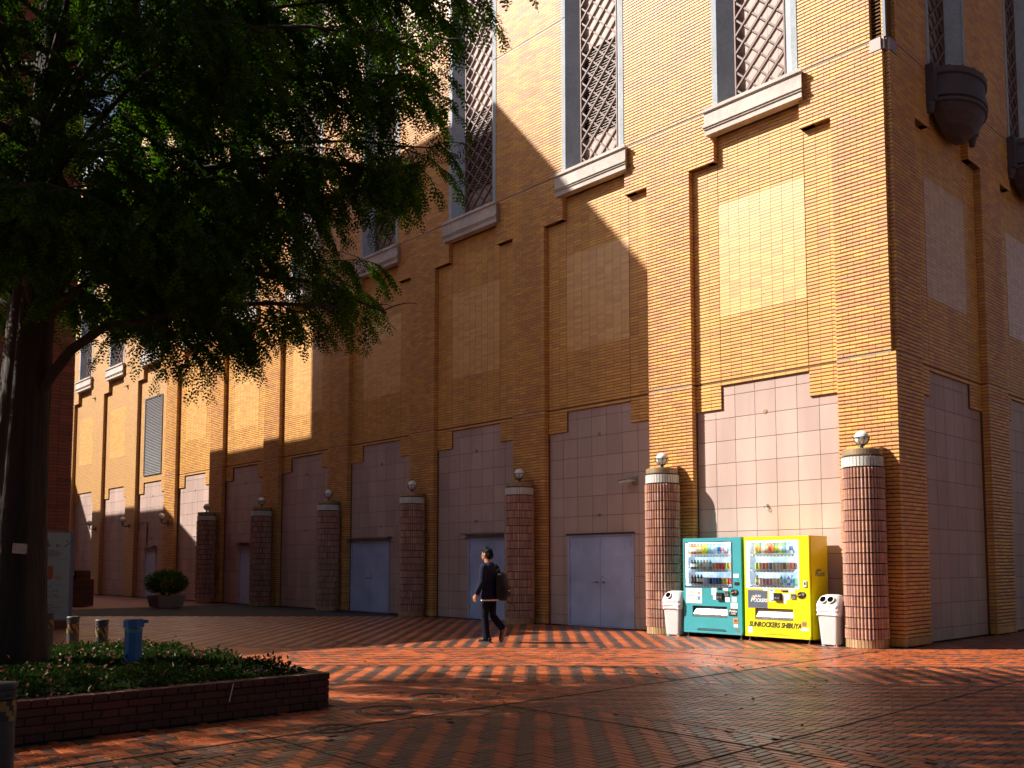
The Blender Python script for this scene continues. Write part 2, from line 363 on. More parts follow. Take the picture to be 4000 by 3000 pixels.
def blocks(A, c=.012):
    """A: (k,6) x0,x1,d0,d1,z0,z1 -> verts and faces of bricks with a chamfered lower lip"""
    x0,x1,d0,d1,z0,z1 = A.T; k = len(A)
    cc = np.minimum(c, (z1-z0)*.3)
    V = np.stack([np.stack(q, 1) for q in ((x0,d0,z1),(x1,d0,z1),(x0,d0,z0+cc),(x1,d0,z0+cc),(x0,d0+cc,z0),(x1,d0+cc,z0),(x0,d1,z1),(x1,d1,z1),(x0,d1,z0),(x1,d1,z0))], 1).reshape(-1,3)
    b = (np.arange(k)*10)[:,None,None]
    Q = (np.array([[2,3,1,0],[4,5,3,2],[0,1,7,6],[8,9,5,4]])[None]+b).reshape(-1,4)
    P = (np.array([[0,6,8,4,2],[1,3,5,9,7]])[None]+b).reshape(-1,5)
    return V, [Q, P]
def stuff_blocks(name, A, mat, parent, right=False, c=.012):
    V, F = blocks(A, c); t = rng.random(len(A))
    if right: V = np.stack([-V[:,1], V[:,0], V[:,2]], 1)
    tint = np.concatenate([np.repeat(t,4), np.repeat(t,2)])
    return kind(link(name, npmesh(name, V, F, [mat], None, tint), parent), 'stuff')
def unit_block(name, L, D, H, mat, c=.012):
    V, F = blocks(np.array([[0,L,0,D,0,H]]), c); return npmesh(name, V, F, [mat])
def course(out, xa, xb, z, off, dl=.03, dr=.03, d0=0.0, h=CO-.014, pitch=BL):
    k = math.ceil((xa+.045-off)/pitch); cuts = [xa]
    while off+k*pitch < xb-.045: cuts.append(off+k*pitch); k += 1
    cuts.append(xb)
    for i in range(len(cuts)-1):
        e0 = i == 0; e1 = i == len(cuts)-2
        out.append((cuts[i]+(0 if e0 else .0045), cuts[i+1]-(0 if e1 else .0045), d0, d0+max(.03, dl if e0 else 0, dr if e1 else 0), z, z+h))

def individual(name, A, L, mesh, parent, keep, right=False):
    """the `keep` nearest whole pieces become objects of their own; returns the rest"""
    whole = np.abs((A[:,1]-A[:,0])-L) < .002
    whole &= (A[:,3]-A[:,2]) < .05
    P = np.stack([(A[:,0]+A[:,1])/2, A[:,2], (A[:,4]+A[:,5])/2], 1)
    d = np.linalg.norm(P-np.array(CAM), axis=1); d[~whole] = 1e9
    ix = np.argsort(d)[:keep]
    for i in ix: link(name, mesh, parent, (A[i,0], A[i,2], A[i,4]))
    m = np.ones(len(A), bool); m[ix] = False; return A[m]

# --- piers and upper wall, running bond, main front
B = []
for n in range(NB+1):
    for i, z in enumerate(rows):
        if z > ZB: break
        off = 0 if i % 2 == 0 else BL/2
        low = z < ZS-.02; d = .14
        a, b = (pl(n), pr(n)) if low else (ul(n), ur(n))
        if not low and z > ZT-.01: d = .03
        dr = d
        if n == 0:
            dr = .12
            if ZG-.02 < z < 10.56: b = -.085; dr = .10
            elif z >= 10.56 and z < 10.79: b = -.30; dr = .03
            elif z >= 10.79: b = -.30; dr = .12
        course(B, a, b, z, off, d, dr)
    # soldier course at the foot of each pier
    course(B, pl(n), pr(n), .006, pl(n), .14, .12 if n == 0 else .14, -.002, .139, .0775)
for i, z in enumerate(rows):                     # set-back corner strip high on the corner
    if 10.79 < z < ZB: course(B, -.285, -.06, z, 0, .03, .10, .085, CO-.014, .6)
B = np.array(B)
bm_full = unit_block('brick', BL-.009, .03, CO-.014, M['brick'], .013)
B = individual('brick', B, BL-.009, bm_full, bld, 300)
stuff_blocks('bricks', B, M['brick'], bld, c=.013)

# --- right-hand front (plane x = 0)
qc = lambda n: 2.70+4.30*n
B = []
for n in range(3):
    a1, b1 = (.125, qc(0)-HW) if n == 0 else (qc(n-1)+HW, qc(n)-HW)
    a2, b2 = (.125, qc(0)-HN) if n == 0 else (qc(n-1)+HN, qc(n)-HN)
    for i, z in enumerate(rows):
        if z > 15: break
        off = BL/2 if i % 2 == 0 else 0
        low = z < ZS-.02; a, b = (a1, b1) if low else (a2, b2)
        d = .03 if z > ZT-.01 else .14
        dl = d
        if n == 0:
            dl = .03
            if ZG-.02 < z < 10.56: a = .115; dl = .10
            elif z >= 10.56 and z < 10.79: a = .385
            elif z >= 10.79: a = .385; dl = .12
        course(B, a, b, z, off, dl, d)
    course(B, a1, b1, .006, a1, .03 if n == 0 else .14, .14, -.002, .139, .0775)
for i, z in enumerate(rows):
    if 10.79 < z < 15: course(B, .075, .37, z, 0, .03, .03, .085, CO-.014, .6)
stuff_blocks('bricks_side', np.array(B), M['brick'], bld, right=True)

# --- mortar cores behind the bricks
core = MB(); far = MB()
for n in range(12):
    mb, e = (core, .022) if n <= NB else (far, 0.0)
    g = .012 if n <= NB else 0
    r0 = pr(n)-g if n else -.022; 
    mb.box(pl(n)+g, r0 if n else -.13, e, .42, 0, ZS-.002)
    ru = ur(n)-.012 if n else -.32
    mb.box(ul(n)+.012, ru, e, .42, ZS, ZB)
    if n == 0:
        core.box(-.13, -.02, .022, .13, 0, ZG); core.box(-.13, -.1, .022, .42, ZG, ZS)
        core.box(-.32, -.12, .13, .42, ZS, ZB); core.box(-.32, -.11, .022, .42, ZS, 10.56); core.box(-.30, -.07, .10, .42, 10.56, ZB)
    far.box(ul(n), ur(n), 0, .42, ZB, ZTOP)
for n in range(3):
    a1, b1 = (.13, qc(0)-HW) if n == 0 else (qc(n-1)+HW+.012, qc(n)-HW-.012)
    a2, b2 = (.40, qc(0)-HN-.012) if n == 0 else (qc(n-1)+HN+.012, qc(n)-HN-.012)
    core.box(-.42, -.022, a1, b1, 0, ZS); core.box(-.42, -.022, a2, b2, ZS, 15.0)
    if n == 0: core.box(-.42, -.022, .125, .40, ZS, 10.56); core.box(-.42, -.10, .085, .40, 10.56, 15.0)
    far.box(-.42, 0, a2 if n else .0, b2, 15.0, ZTOP)
core.build('wall_core', M['mortar'], bld); far.build('upper_wall', M['farbrick'], bld)

# --- recesses: stacked tiles, pale panels, pink granite below, for both fronts
T, PT = [], []; TR, PTR = [], []
back = MB(); gback = MB()
G, GR = [], []
TW = HN*2/8
doors = {1:(-.94,.94,'pair'), 2:(-.26,1.64,'pair'), 3:(-1.52,.38,'pair'), 5:(-.32,.62,'single'), 6:(.45,1.40,'single'), 7:(-.62,.40,'single')}
zj = [0.0] + [.235+.458*k for k in range(12)]
xj = [-HW, -1.135, -.681, -.227, .227, .681, 1.135, HW]
trows = [5.13+k*CO for k in range(74)]
brows = [ZG-.012-(j+1)*CO for j in range(8)]
def recess(c, n, T, PT, G, main):
    grille = main and n == 7
    for z in trows+[brows[0]]:
        for k in range(8):
            a = c-HN+k*TW
            pale = 6.40 < z+.03 < 8.77 and z > 5.2
            if grille and 5.30 < z+.03 < 8.78: continue
            (PT if pale else T).append((a+.0035, a+TW-.0035, .137 if pale else .14, .17, z, z+CO-(.006 if pale else .012)))
    for z in trows[:66]+brows:
        for sgn in (-1, 1):
            e = HN+.008
            for k in range(3):
                a = e+k*TW; b = min(a+TW, HW-.003)
                if b-a < .03: continue
                q0, q1 = (c+a, c+b) if sgn > 0 else (c-b, c-a)
                T.append((q0+.0035, q1-.0035, .14, .18, z, z+CO-.012))
    # granite
    dr = doors.get(n) if main else None
    for i in range(len(xj)-1):
        for k in range(len(zj)-1):
            x0, x1, z0, z1 = xj[i]+.0045, xj[i+1]-.0045, zj[k]+.0045, zj[k+1]-.0045
            top = 5.03 if abs((x0+x1)/2) < HN else 4.60
            if z0 > top: continue
            z1 = min(z1, max(top, 4.75)+.03)
            parts = [(x0,x1,z0,z1)]
            if dr:
                a, b, h = dr[0]-.06, dr[1]+.06, 2.09; q = []
                for (u0,u1,v0,v1) in parts:
                    if u1 <= a or u0 >= b or v0 >= h: q.append((u0,u1,v0,v1)); continue
                    if v1 > h+.02: q.append((u0,u1,h,v1))
                    if u0 < a-.02: q.append((u0,a,v0,min(v1,h-.004)))
                    if u1 > b+.02: q.append((b,u1,v0,min(v1,h-.004)))
                parts = q
            for p in parts: G.append((c+p[0], c+p[1], .185, .20, p[2], p[3]))
for n in range(11):
    c = xc(n)
    if n < NB: recess(c, n, T, PT, G, True)
    else:
        t_, p_, g_ = [], [], []; recess(c, n, t_, p_, g_, True); G += g_; PT += p_
        far.v or None
for n in range(2): recess(qc(n), n, TR, PTR, GR, False)
T = np.array(T); G = np.array(G); PT = np.array(PT)
tm = unit_block('wall_tile', TW-.007, .03, CO-.012, M['tile'], .010)
T = individual('wall_tile', T, TW-.007, tm, bld, 300)
stuff_blocks('wall_tiles', T, M['tile'], bld, c=.010)
stuff_blocks('pale_tiles', PT, M['pale'], bld, c=.003)
stuff_blocks('wall_tiles_side', np.array(TR), M['tile'], bld, True, c=.008)
stuff_blocks('pale_tiles_side', np.array(PTR), M['pale'], bld, True, c=.003)
gm = unit_block('granite_panel', .445, .015, .449, M['granite'], .002)
whole = (np.abs(G[:,1]-G[:,0]-.445) < .003) & (np.abs(G[:,5]-G[:,4]-.449) < .003)
G[whole,1] = G[whole,0]+.445
ixs = np.argsort(np.where(whole, np.abs(G[:,0]-CAM[0]), 1e9))[:min(300, whole.sum())]
for i in ixs: link('granite_panel', gm, bld, (G[i,0], G[i,2], G[i,4]))
mask = np.ones(len(G), bool); mask[ixs] = False
stuff_blocks('granite_panels', G[mask], M['granite'], bld, c=.002)
stuff_blocks('granite_panels_side', np.array(GR), M['granite'], bld, True, c=.002)
fb = MB()
for n in range(11):
    c = xc(n); mb = back if n < NB else fb; e = .155 if n < NB else .14
    mb.box(c-HN-.004, c+HN+.004, e, .42, brows[0]-.004, ZN+.03)
    mb.box(c-HW, c-HN-.006, e, .42, brows[-1]-.004, ZS); mb.box(c+HN+.006, c+HW, e, .42, brows[-1]-.004, ZS)
    gback.box(c-HW, c+HW, .192, .425, 0, 5.06)
for n in range(2):
    c = qc(n)
    back.box(-.42, -.155, c-HN-.004, c+HN+.004, brows[0]-.004, ZN+.03)
    back.box(-.42, -.155, c-HW, c-HN-.006, brows[-1]-.004, ZS); back.box(-.42, -.155, c+HN+.006, c+HW, brows[-1]-.004, ZS)
    gback.box(-.425, -.192, c-HW, c+HW, 0, 5.06)
back.build('recess_backing', M['mortar'], bld); fb.build('recess_far', M['farbrick'], bld); gback.build('granite_backing', M['mortar_grey'], bld)
jl = MB()                                         # pale sealant lines
for n in range(NB+1):
    jl.box(pl(n)+.002, (pr(n)-.002 if n else -.09), .012, .03, ZG-.008, ZG+.012)
    jl.box(ul(n)+.002, (ur(n)-.002 if n else -.32), .012, .03, ZT+.004, ZT+.022)
    jl.box(ul(n)+.002, (ur(n)-.002 if n else -.32), .014, .03, 10.80+56*CO-.006, 10.80+56*CO+.018)
for n in range(3):
    a1, b1 = (.12, qc(0)-HW) if n == 0 else (qc(n-1)+HW, qc(n)-HW)
    a2, b2 = (.40, qc(0)-HN) if n == 0 else (qc(n-1)+HN, qc(n)-HN)
    jl.box(-.03, -.012, a1+.002, b1-.002, ZG-.008, ZG+.012); jl.box(-.03, -.012, a2+.002, b2-.002, ZT+.004, ZT+.022)
kind(jl.build('sealant_lines', mk('pale_sealant', (.24,.22,.22), None, .7), bld), 'stuff')
# corner capital and downpipe groove
cp = MB()
cp.box(-.305, -.10, -.012, .3, 10.565, 10.79); cp.box(-.30, .012, .105, .385, 10.565, 10.79)
cp.box(-.10, -.055, .03, .104, 10.58, 10.78)
cp.build('corner_capital', M['capgran'], bld)
gp = MB(); gp.bar((-.045,.055,10.79), (-.045,.055,ZTOP), .05, .05); gp.build('corner_strip', M['cage'], bld)
# solid body and roof
body = MB(); body.box(-51, -.95, .95, 24, 0, ZTOP-.01); body.box(-.96, -.43, .43, 24, 0, 10.0); body.box(-51, -.43, .43, .96, 0, 10.0)
body.box(-.97, -.43, .96, 24, ZW, ZTOP-.02); body.box(-51, -.43, .43, .97, ZW, ZTOP-.02)
body.build('inner_block', M['dark'], bld)
rf = MB(); rf.box(-51.2, .15, -.15, 24, ZTOP, ZTOP+.45); rf.build('parapet', M['concrete'], bld)
for n in range(11):                               # infill over the windows
    pass

# --- windows
def make_window(louvre, ztop=ZW):
    """local frame: x across (centre 0), y into the wall, z absolute height"""
    wnd = bpy.data.objects.new('window', None); C.objects.link(wnd); wnd.parent = bld
    fr = MB(); fw_ = .122; z0 = ZT-.02; dp = .26      # jambs are splayed at 45 degrees back to the lattice
    for sg in (-1, 1):
        pl_ = [(sg*HN,-.012),(sg*(HN-fw_),-.012),(sg*(HN-fw_),.006),(sg*(HN-fw_-dp),dp),(sg*(HN-fw_-dp),.40),(sg*HN,.40)]
        pi_ = [(sg*(HN-.004),.0),(sg*(HN-fw_+.004),.004),(sg*(HN-fw_-dp+.004),dp+.01),(sg*(HN-fw_-dp+.004),.39),(sg*(HN-.004),.39)]
        if sg > 0: pl_ = pl_[::-1]; pi_ = pi_[::-1]
        fr.prism(pl_, z0, 14.66, 'z'); fr.prism(pl_, 14.685, ztop, 'z'); fr.prism(pi_, 14.655, 14.69, 'z')
    fr.box(-HN+.001, HN-.001, -.010, .40, ztop, ztop+.2)
    fr.build('window_frame', M['concrete'], wnd)
    xl = HN-fw_-dp-.006
    st = MB(); st.box(-xl, -xl+.03, .235, .30, z0, ztop); st.box(xl-.03, xl, .235, .30, z0, ztop); st.build('lattice_stile', M['lattice'], wnd)
    p = MB(); l0_, l1_ = 11.58, 13.80; py = .375
    if louvre:
        p.box(-xl, xl, py, .40, z0, l0_); p.box(-xl, xl, py, .40, l1_, ztop)
        p.box(-xl, xl, .46, .48, l0_-.05, l1_+.05, 1)
    else: p.box(-xl, xl, py, .40, z0, ztop)
    for k in range(1, 5): p.box(-xl+k*2*xl/5-.003, -xl+k*2*xl/5+.003, py-.003, py, z0, l0_-.01 if louvre else ztop)
    p.build('panel', [M['panel'], M['dark']], wnd)
    if louvre:
        l = MB(); z = l0_+.01
        while z < l1_-.05: l.add([(-xl,.37,z),(xl,.37,z),(xl,.42,z+.04),(-xl,.42,z+.04),(-xl,.37,z+.012),(xl,.37,z+.012),(xl,.42,z+.052),(-xl,.42,z+.052)], [(0,3,2,1),(4,5,6,7),(0,1,5,4),(3,7,6,2)]); z += .062
        l.build('louvre', M['louver'], wnd)
    # diagonal bars, each clipped to the opening
    xi = xl-.02
    for sg in (-1, 1):
        k = -5
        while True:
            zc = z0+.2+k*.375
            if zc-xi > ztop: break
            pts = []
            lo, hi = -xi, xi                      # z = zc + sg*x within z0..ztop
            if sg > 0: lo = max(lo, z0-zc); hi = min(hi, ztop-zc)
            else: lo = max(lo, zc-ztop); hi = min(hi, zc-z0)
            if hi-lo > .06:
                y = .262 if sg > 0 else .272
                q = MB(); q.bar((lo,y,zc+sg*lo), (hi,y,zc+sg*hi), .037, .05 if sg > 0 else .035, up=(0,1,0)); q.v and None
                q.build('lattice_bar', M['lattice'], wnd)
            k += 1
    # sill
    prof = [(.05,10.77),(-.165,10.765),(-.165,10.70),(-.125,10.685),(-.125,10.425),(-.165,10.41),(-.165,10.375),(-.14,10.36),(-.14,10.335),(-.115,10.325),(-.115,10.22),(.05,10.20)]
    sl_ = MB()
    w0 = 1.12
    n = len(prof); vs = []
    for sg in (-1, 1):
        for (y, z) in prof:
            e = w0 + (-.165-y)*-1*0 - max(0, (y+.165))*.55 if y < 0 else w0-.09
            vs.append((sg*e, y, z))
    sl_.add(vs, [tuple(range(n)), tuple(range(n,2*n))[::-1]] + [(i, n+i, n+(i+1)%n, (i+1)%n) for i in range(n)])
    sl_.build('sill', M['sill'], wnd)
    return wnd
w0 = make_window(False); w1 = make_window(True)
w0.location.x = xc(0); w1.location.x = xc(1)
for n in range(2, 11):
    c = copy_tree(w1, bld); c.location.x = xc(n)

# --- right-hand front windows with half-round balconies
def make_side_window(n):
    wnd = bpy.data.objects.new('window', None); C.objects.link(wnd); wnd.parent = bld; wnd.location = (0, qc(n), 0); wnd.rotation_euler = (0,0,math.pi/2)
    for ch in w0.children:
        if ch.name.startswith('sill'): continue
        c = ch.copy(); C.objects.link(c); c.parent = wnd
    bal = bpy.data.objects.new('balcony', None); C.objects.link(bal); bal.parent = bld; bal.location = (0, qc(n)+.06, 0)
    prof = [(.0,9.70),(.30,9.74),(.58,9.87),(.78,10.05),(.86,10.18),(.92,10.20),(.92,10.26),(.88,10.28),(.94,10.30),(.94,10.40),(.89,10.42),(.89,10.72),(.94,10.74),(.94,10.85),(.85,10.86),(.85,10.70),(0,10.70)]
    o = MB(); o.lathe(prof, 28, (0,0,0), 0, -math.pi/2, math.pi/2, sx=.68); o.build('balcony_bowl', M['balc'], bal, smooth=False)
    for sg in (-1, 1):
        q = MB(); q.box(-.02, .15, sg*1.02-.09, sg*1.02+.09, 10.15, 10.87)
        q.lathe([(0,9.93),(.06,9.94),(.075,10.0),(.09,10.05),(.10,10.08),(.10,10.15)], 14, (.03, sg*1.02, 0)); q.build('balcony_pilaster', M['balc'], bal)
    q = MB()
    for i in range(9):
        a = -math.pi/2+math.pi*(i+.5)/9; q.ball((.61*math.cos(a), .895*math.sin(a), 10.86), (.05,.05,.025), 8, 4)
    q.build('balcony_stud', M['hazard'], bal)
for n in range(2): make_side_window(n)

# --- doors, canopies, grille, small wall fittings
for n, (a, b, kd) in doors.items():
    d = bpy.data.objects.new('door', None); C.objects.link(d); d.parent = bld; d.location = (xc(n), 0, 0)
    f = MB(); f.box(a-.055, a, .165, .26, 0, 2.085); f.box(b, b+.055, .165, .26, 0, 2.085); f.box(a, b, .165, .26, 2.045, 2.085); f.box(a, b, .16, .25, .0, .022)
    f.build('door_frame', M['door'], d)
    leaves = [(a, (a+b)/2), ((a+b)/2, b)] if kd == 'pair' else [(a, b)]
    for i, (u, v) in enumerate(leaves):
        l = MB(); l.rbox(u+.004, v-.004, .185, .225, .028, 2.04, .004); lf = l.build('door_leaf', M['door'], d)
        hx = v-.085 if i == 0 else u+.085
        h = MB(); h.lathe([(0,-.012),(.026,-.012),(.026,.004),(0,.004)], 12); 
        h.v = [(hx+p[0], .18+p[2], 1.01+p[1]) for p in h.v]
        sg = -1 if i == 0 else 1
        h.tube([(hx,.18,1.01),(hx,.13,1.01),(hx+sg*.02,.125,1.01),(hx+sg*.12,.125,1.005)], .011, 8); h.build('door_handle', M['steel'], d)
        if i == len(leaves)-1:
            k = MB(); k.lathe([(0,-.01),(.02,-.01),(.02,.004),(0,.004)], 12); k.v = [(hx-.01+p[0], .178+p[2], 1.13+p[1]) for p in k.v]; k.build('lock', M['steel'], d)
        ex = u+.01 if i == 0 else v-.01
        for zz in (.25, 1.0, 1.8): MB().box(ex-.012, ex+.012, .172, .186, zz, zz+.13).build('hinge', M['alu'], d)
    if n != 1:
        cnp = MB(); cnp.box(a-.17, b+.17, .02, .184, 2.20, 2.225); cnp.box(a-.17, b+.17, .02, .03, 2.175, 2.20); cnp.box(a-.1, b+.1, .12, .184, 2.105, 2.13); cnp.build('door_canopy', M['alu'], d)
    else:
        cnp = MB(); cnp.box(a-.07, b+.07, .12, .184, 2.095, 2.125); cnp.build('door_canopy', M['iron'], d)
        st = MB()
        for k in range(4): st.box(.42+k*.035, .44+k*.035, .1835, .1845, 1.60, 1.625)
        st.build('sticker_residue', M['sticker'], d)
gr = bpy.data.objects.new('wall_grille', None); C.objects.link(gr); gr.parent = bld; gr.location = (xc(7), 0, 0)
f = MB(); f.box(-HN+.01, -HN+.05, .10, .16, 5.31, 8.77); f.box(HN-.05, HN-.01, .10, .16, 5.31, 8.77); f.box(-HN+.05, HN-.05, .10, .16, 8.73, 8.77); f.box(-HN+.05, HN-.05, .10, .16, 5.31, 5.35); f.build('grille_frame', M['alu'], gr)
f = MB(); z = 5.36
while z < 8.7: f.add([(-HN+.05,.11,z),(HN-.05,.11,z),(HN-.05,.15,z+.045),(-HN+.05,.15,z+.045)], [(0,1,2,3)]); z += .068
kind(f.build('grille_slats', M['alu'], gr), 'stuff')
for n in range(8):
    q = MB(); q.lathe([(0,0),(.045,0),(.045,.012),(0,.014)], 18); q.v = [(p[0], .186-p[2], p[1]) for p in q.v]
    q.build('vent_cover', M['exposed'] if n else M['colcap'], bld, (xc(n), 0, 4.39))
    q = MB(); q.tube([(0,.186,0),(0,.14,0)], .016, 8); q.lathe([(0,0),(.03,0),(.03,.006),(0,.006)], 12, (0,0,0)); 
    q2 = MB(); q2.tube([(0,.186,0),(0,.13,0)], .014, 8); q2.tube([(.035*math.sin(a), .13+.0*a, -.03+.035*math.cos(a)) for a in [i*math.pi/6 for i in range(13)]], .006, 6); q2.tube([(0,.186,0),(0,.180,0)], .035, 12)
    q2.build('wall_hook', M['steel'], bld, (xc(n)+.01, 0, 2.545))

# ================================================================== GROUND
gnd = MB(); gnd.add([(-250,-250,-.03),(250,-250,-.03),(250,250,-.03),(-250,250,-.03)], [(0,1,2,3)])
kind(gnd.build('ground', M['farpave']), 'structure')
PX0, PX1, PY0, PY1 = -5.2, -1.1, -17.0, -10.54      # brick planter
pv = kind(MB().box(-24, 12, -17, .05, -.025, -.011).box(0.05, 12, .05, 9, -.025, -.011).build('pavement', M['bed']), 'structure')
PLn, PWd = .207, .0768
CAMA = np.array(CAM)
def stq(x, y):
    dx, dy = x-CAM[0], y-CAM[1]; return dx*RT[0]+dy*RT[1], dx*FW[0]+dy*FW[1]
def zone(x, y):
    a = (-x+y)/math.sqrt(2)
    D = (x > .33) & (y < -8.75)
    z = np.full(x.shape, 4)                        # 4 = rows across
    z[a > -4.75] = 2; z[a > -2.95] = 1; z[a > -.10] = 0
    z[D] = 3
    return z
def herring(mirror):
    k = np.arange(-420, 421); m = np.arange(-150, 151)
    K, Mm = np.meshgrid(k, m); K = K.ravel(); Mm = Mm.ravel()
    ox = K*PWd+Mm*PLn; oy = K*PWd-Mm*PLn
    A = np.stack([ox+PLn/2, oy+PWd/2, np.zeros_like(ox), np.zeros_like(ox)], 1)
    Bq = np.stack([ox+PLn+PWd/2, oy+PWd-PLn/2, np.ones_like(ox), np.ones_like(ox)], 1)
    P = np.concatenate([A, Bq]);
    if mirror: P[:,0] = -P[:,0]
    P[:,0] -= 2; P[:,1] -= 7
    return P
sel = []
for mir, zs in ((True, (0,2,3)), (False, (1,4))):
    P = herring(mir); x, y = P[:,0], P[:,1]; s_, t_ = stq(x, y)
    ok = (t_ > 5.2) & (t_ < 25) & (np.abs(s_) < .66*t_+1.2) & ((y < -.02) | (x > .06)) & (y < 8.5) & (x < 11) & (x > -23.5)
    ok &= ~((x > PX0-.05) & (x < PX1+.05) & (y < PY1+.05) & (y > PY0))
    P = P[ok]; zn = zone(P[:,0], P[:,1]); okz = np.isin(zn, zs); P = P[okz]; zn = zn[okz]
    red = P[:,3] == 0
    r2 = rng.random(len(P))
    red = np.where(zn == 1, np.where(P[:,3] == 0, r2 > .04, r2 > .38), red); red = np.where((zn == 4) & (P[:,0] < -.1), r2 > .22, red)
    red = np.where(r2 > .985, ~red, red)
    sel.append(np.concatenate([P[:,:3], red[:,None]], 1))
# border courses along the pattern's edges
br = []
def border(p0, p1, red=0):
    p0, p1 = np.array(p0), np.array(p1); L = np.linalg.norm(p1-p0); n = int(L/PLn); ang = math.atan2(p1[1]-p0[1], p1[0]-p0[0])
    for i in range(n):
        q = p0+(p1-p0)*((i+.5)/n); br.append((q[0], q[1], ang, red))
border((.33,-8.75), (.33,-15)); border((.33,-8.75), (8,-8.75))
for a in (-.10, -2.95, -4.75):
    b0, b1 = -16, 12
    pa = ((-a+b0)/math.sqrt(2), (a+b0)/math.sqrt(2)); pb = ((-a+b1)/math.sqrt(2), (a+b1)/math.sqrt(2)); border(pa, pb)
br = np.array(br); s_, t_ = stq(br[:,0], br[:,1])
okb = (t_ > 5.2) & (t_ < 25) & (np.abs(s_) < .66*t_+1.2) & ((br[:,1] < -.06) | (br[:,0] > .1)) & (br[:,1] < 8) & ~((br[:,0] > PX0-.1) & (br[:,0] < PX1+.1) & (br[:,1] < PY1+.1))
br = br[okb]
P = np.concatenate(sel); P[:,2] *= math.pi/2
bz = np.concatenate([rng.uniform(-.0018, .0008, len(P)), np.full(len(br), .0025)+rng.uniform(-.0005,.0005,len(br))])
P = np.concatenate([P, br])
def paver_np(P, bz):
    k = len(P); l, w_, g = PLn/2-.0045, PWd/2-.0045, .005
    c, s = np.cos(P[:,2]), np.sin(P[:,2])
    base = np.array([(-l,-w_,-.012),(l,-w_,-.012),(l,w_,-.012),(-l,w_,-.012),(-l+g,-w_+g,0),(l-g,-w_+g,0),(l-g,w_-g,0),(-l+g,w_-g,0),(-l,-w_,-.003),(l,-w_,-.003),(l,w_,-.003),(-l,w_,-.003)])
    X = base[None,:,0]*c[:,None]-base[None,:,1]*s[:,None]+P[:,0:1]
    Y = base[None,:,0]*s[:,None]+base[None,:,1]*c[:,None]+P[:,1:2]
    tl = rng.normal(0, .006, (k,2))
    Z = base[None,:,2]+bz[:,None]+tl[:,0:1]*base[None,:,0]+tl[:,1:2]*base[None,:,1]
    V = np.stack([X,Y,Z], 2).reshape(-1,3)
    q = np.array([[4,5,6,7],[8,9,5,4],[9,10,6,5],[10,11,7,6],[11,8,4,7],[0,1,9,8],[1,2,10,9],[2,3,11,10],[3,0,8,11]])
    F = (q[None]+(np.arange(k)*12)[:,None,None]).reshape(-1,4)
    t = rng.random(k)
    return V, [F], np.repeat(1-P[:,3], 9), np.repeat(t, 9)
dist = np.hypot(P[:,0]-CAM[0], P[:,1]-CAM[1]); s_, t_ = stq(P[:,0], P[:,1])
dist[(t_ < 6.4) | (np.abs(s_) > .54*t_)] = 1e9; dist[len(P)-len(br):] = 1e9
near = np.argsort(dist)[:300]
pm = {}
for red in (0, 1):
    V, F, mi, tt = paver_np(np.array([[0,0,0,red]]), np.zeros(1)); pm[red] = npmesh('paver', V, F, [M['paver_red' if red else 'paver_brown']])
for i in near: link('paver', pm[int(P[i,3])], pv, (P[i,0], P[i,1], bz[i]), (0,0,P[i,2]))
msk = np.ones(len(P), bool); msk[near] = False
V, F, mi, tt = paver_np(P[msk], bz[msk])
kind(link('pavers', npmesh('pavers', V, F, [M['paver_red'], M['paver_brown']], mi, tt), pv), 'stuff')
# movement joints, manholes
def joint(x0, y0, x1, y1, wd=.014):
    return MB().bar((x0,y0,.0015), (x1,y1,.0015), wd, .006).build('movement_joint', M['sealant'], pv)
joint(-.03,-17,-.03,-.65); joint(2.87,-13.5,2.87,3); joint(.0,-9.2,8,-9.2); joint(-.9,-11.75,4.5,-11.75); joint(-8,-6.3,-.04,-6.3); joint(-12,-3.4,-.05,-3.4)
def manhole(x, y, r, lab):
    t = thing('manhole_cover', lab, 'manhole', (x,y,0))
    MB().lathe([(r-.03,-.005),(r-.03,.004),(r,.005),(r,-.005)], 40).build('outer_ring', M['iron'], t)
    MB().lathe([(r-.06,-.005),(r-.06,.003),(r-.045,.003),(r-.045,-.005)], 40).build('inner_ring', M['iron'], t)
    MB().lathe([(0,.004),(.07,.004),(.075,-.005)], 20).build('lid_badge', M['iron'], t)
manhole(-.55,-10.25,.30,'largest round manhole ring set in the paving right of the brick planter corner')
manhole(-.95,-9.35,.27,'manhole ring in the paving just beyond the brick planter corner')
manhole(-.05,-11.15,.22,'small manhole ring in the paving nearest the camera by the planter wall')

# ================================================================== THE RED BRICK TOWER ACROSS THE LANE
tw = thing('red_brick_building', 'dark red brick tower in shade behind the tree trunk, far left', 'building', (-18.1,-7.74,0))
def tbox(name, x0, x1, y0, y1, h, mat='redfar'):
    return MB().box(x0+18.1, x1+18.1, y0+7.74, y1+7.74, 0, h).build(name, M[mat], tw)
tbox('tower', -27.5, -18.12, -12.7, -7.76, 22.45)
tbox('low_wing', -27.0, -17.2, -23.0, -12.71, 12.3)
tbox('west_wing', -34.9, -27.51, -16, -8.0, 15.0)
tbox('parapet', -27.6, -18.0, -12.8, -7.66, .01) if False else None
q = MB(); X = lambda x: x+18.1
q.prism([(X(-48.4),0),(X(-36.2),0),(X(-36.2),11.6),(X(-39.4),13.2),(X(-48.4),13.2)], -16+7.74, -8+7.74, 'y'); q.build('gabled_wing', M['redfar'], tw)
tbox('far_block', -64, -52.2, -14, -6.2, 16.4)
A = []
for r_ in range(260):
    for k in range(5):
        A.append((k*.34+.004, (k+1)*.34-.004, .0, .02, r_*.086+.004, (r_+1)*.086-.004))
A = np.array(A)      # local: along -y from the corner, facing +x
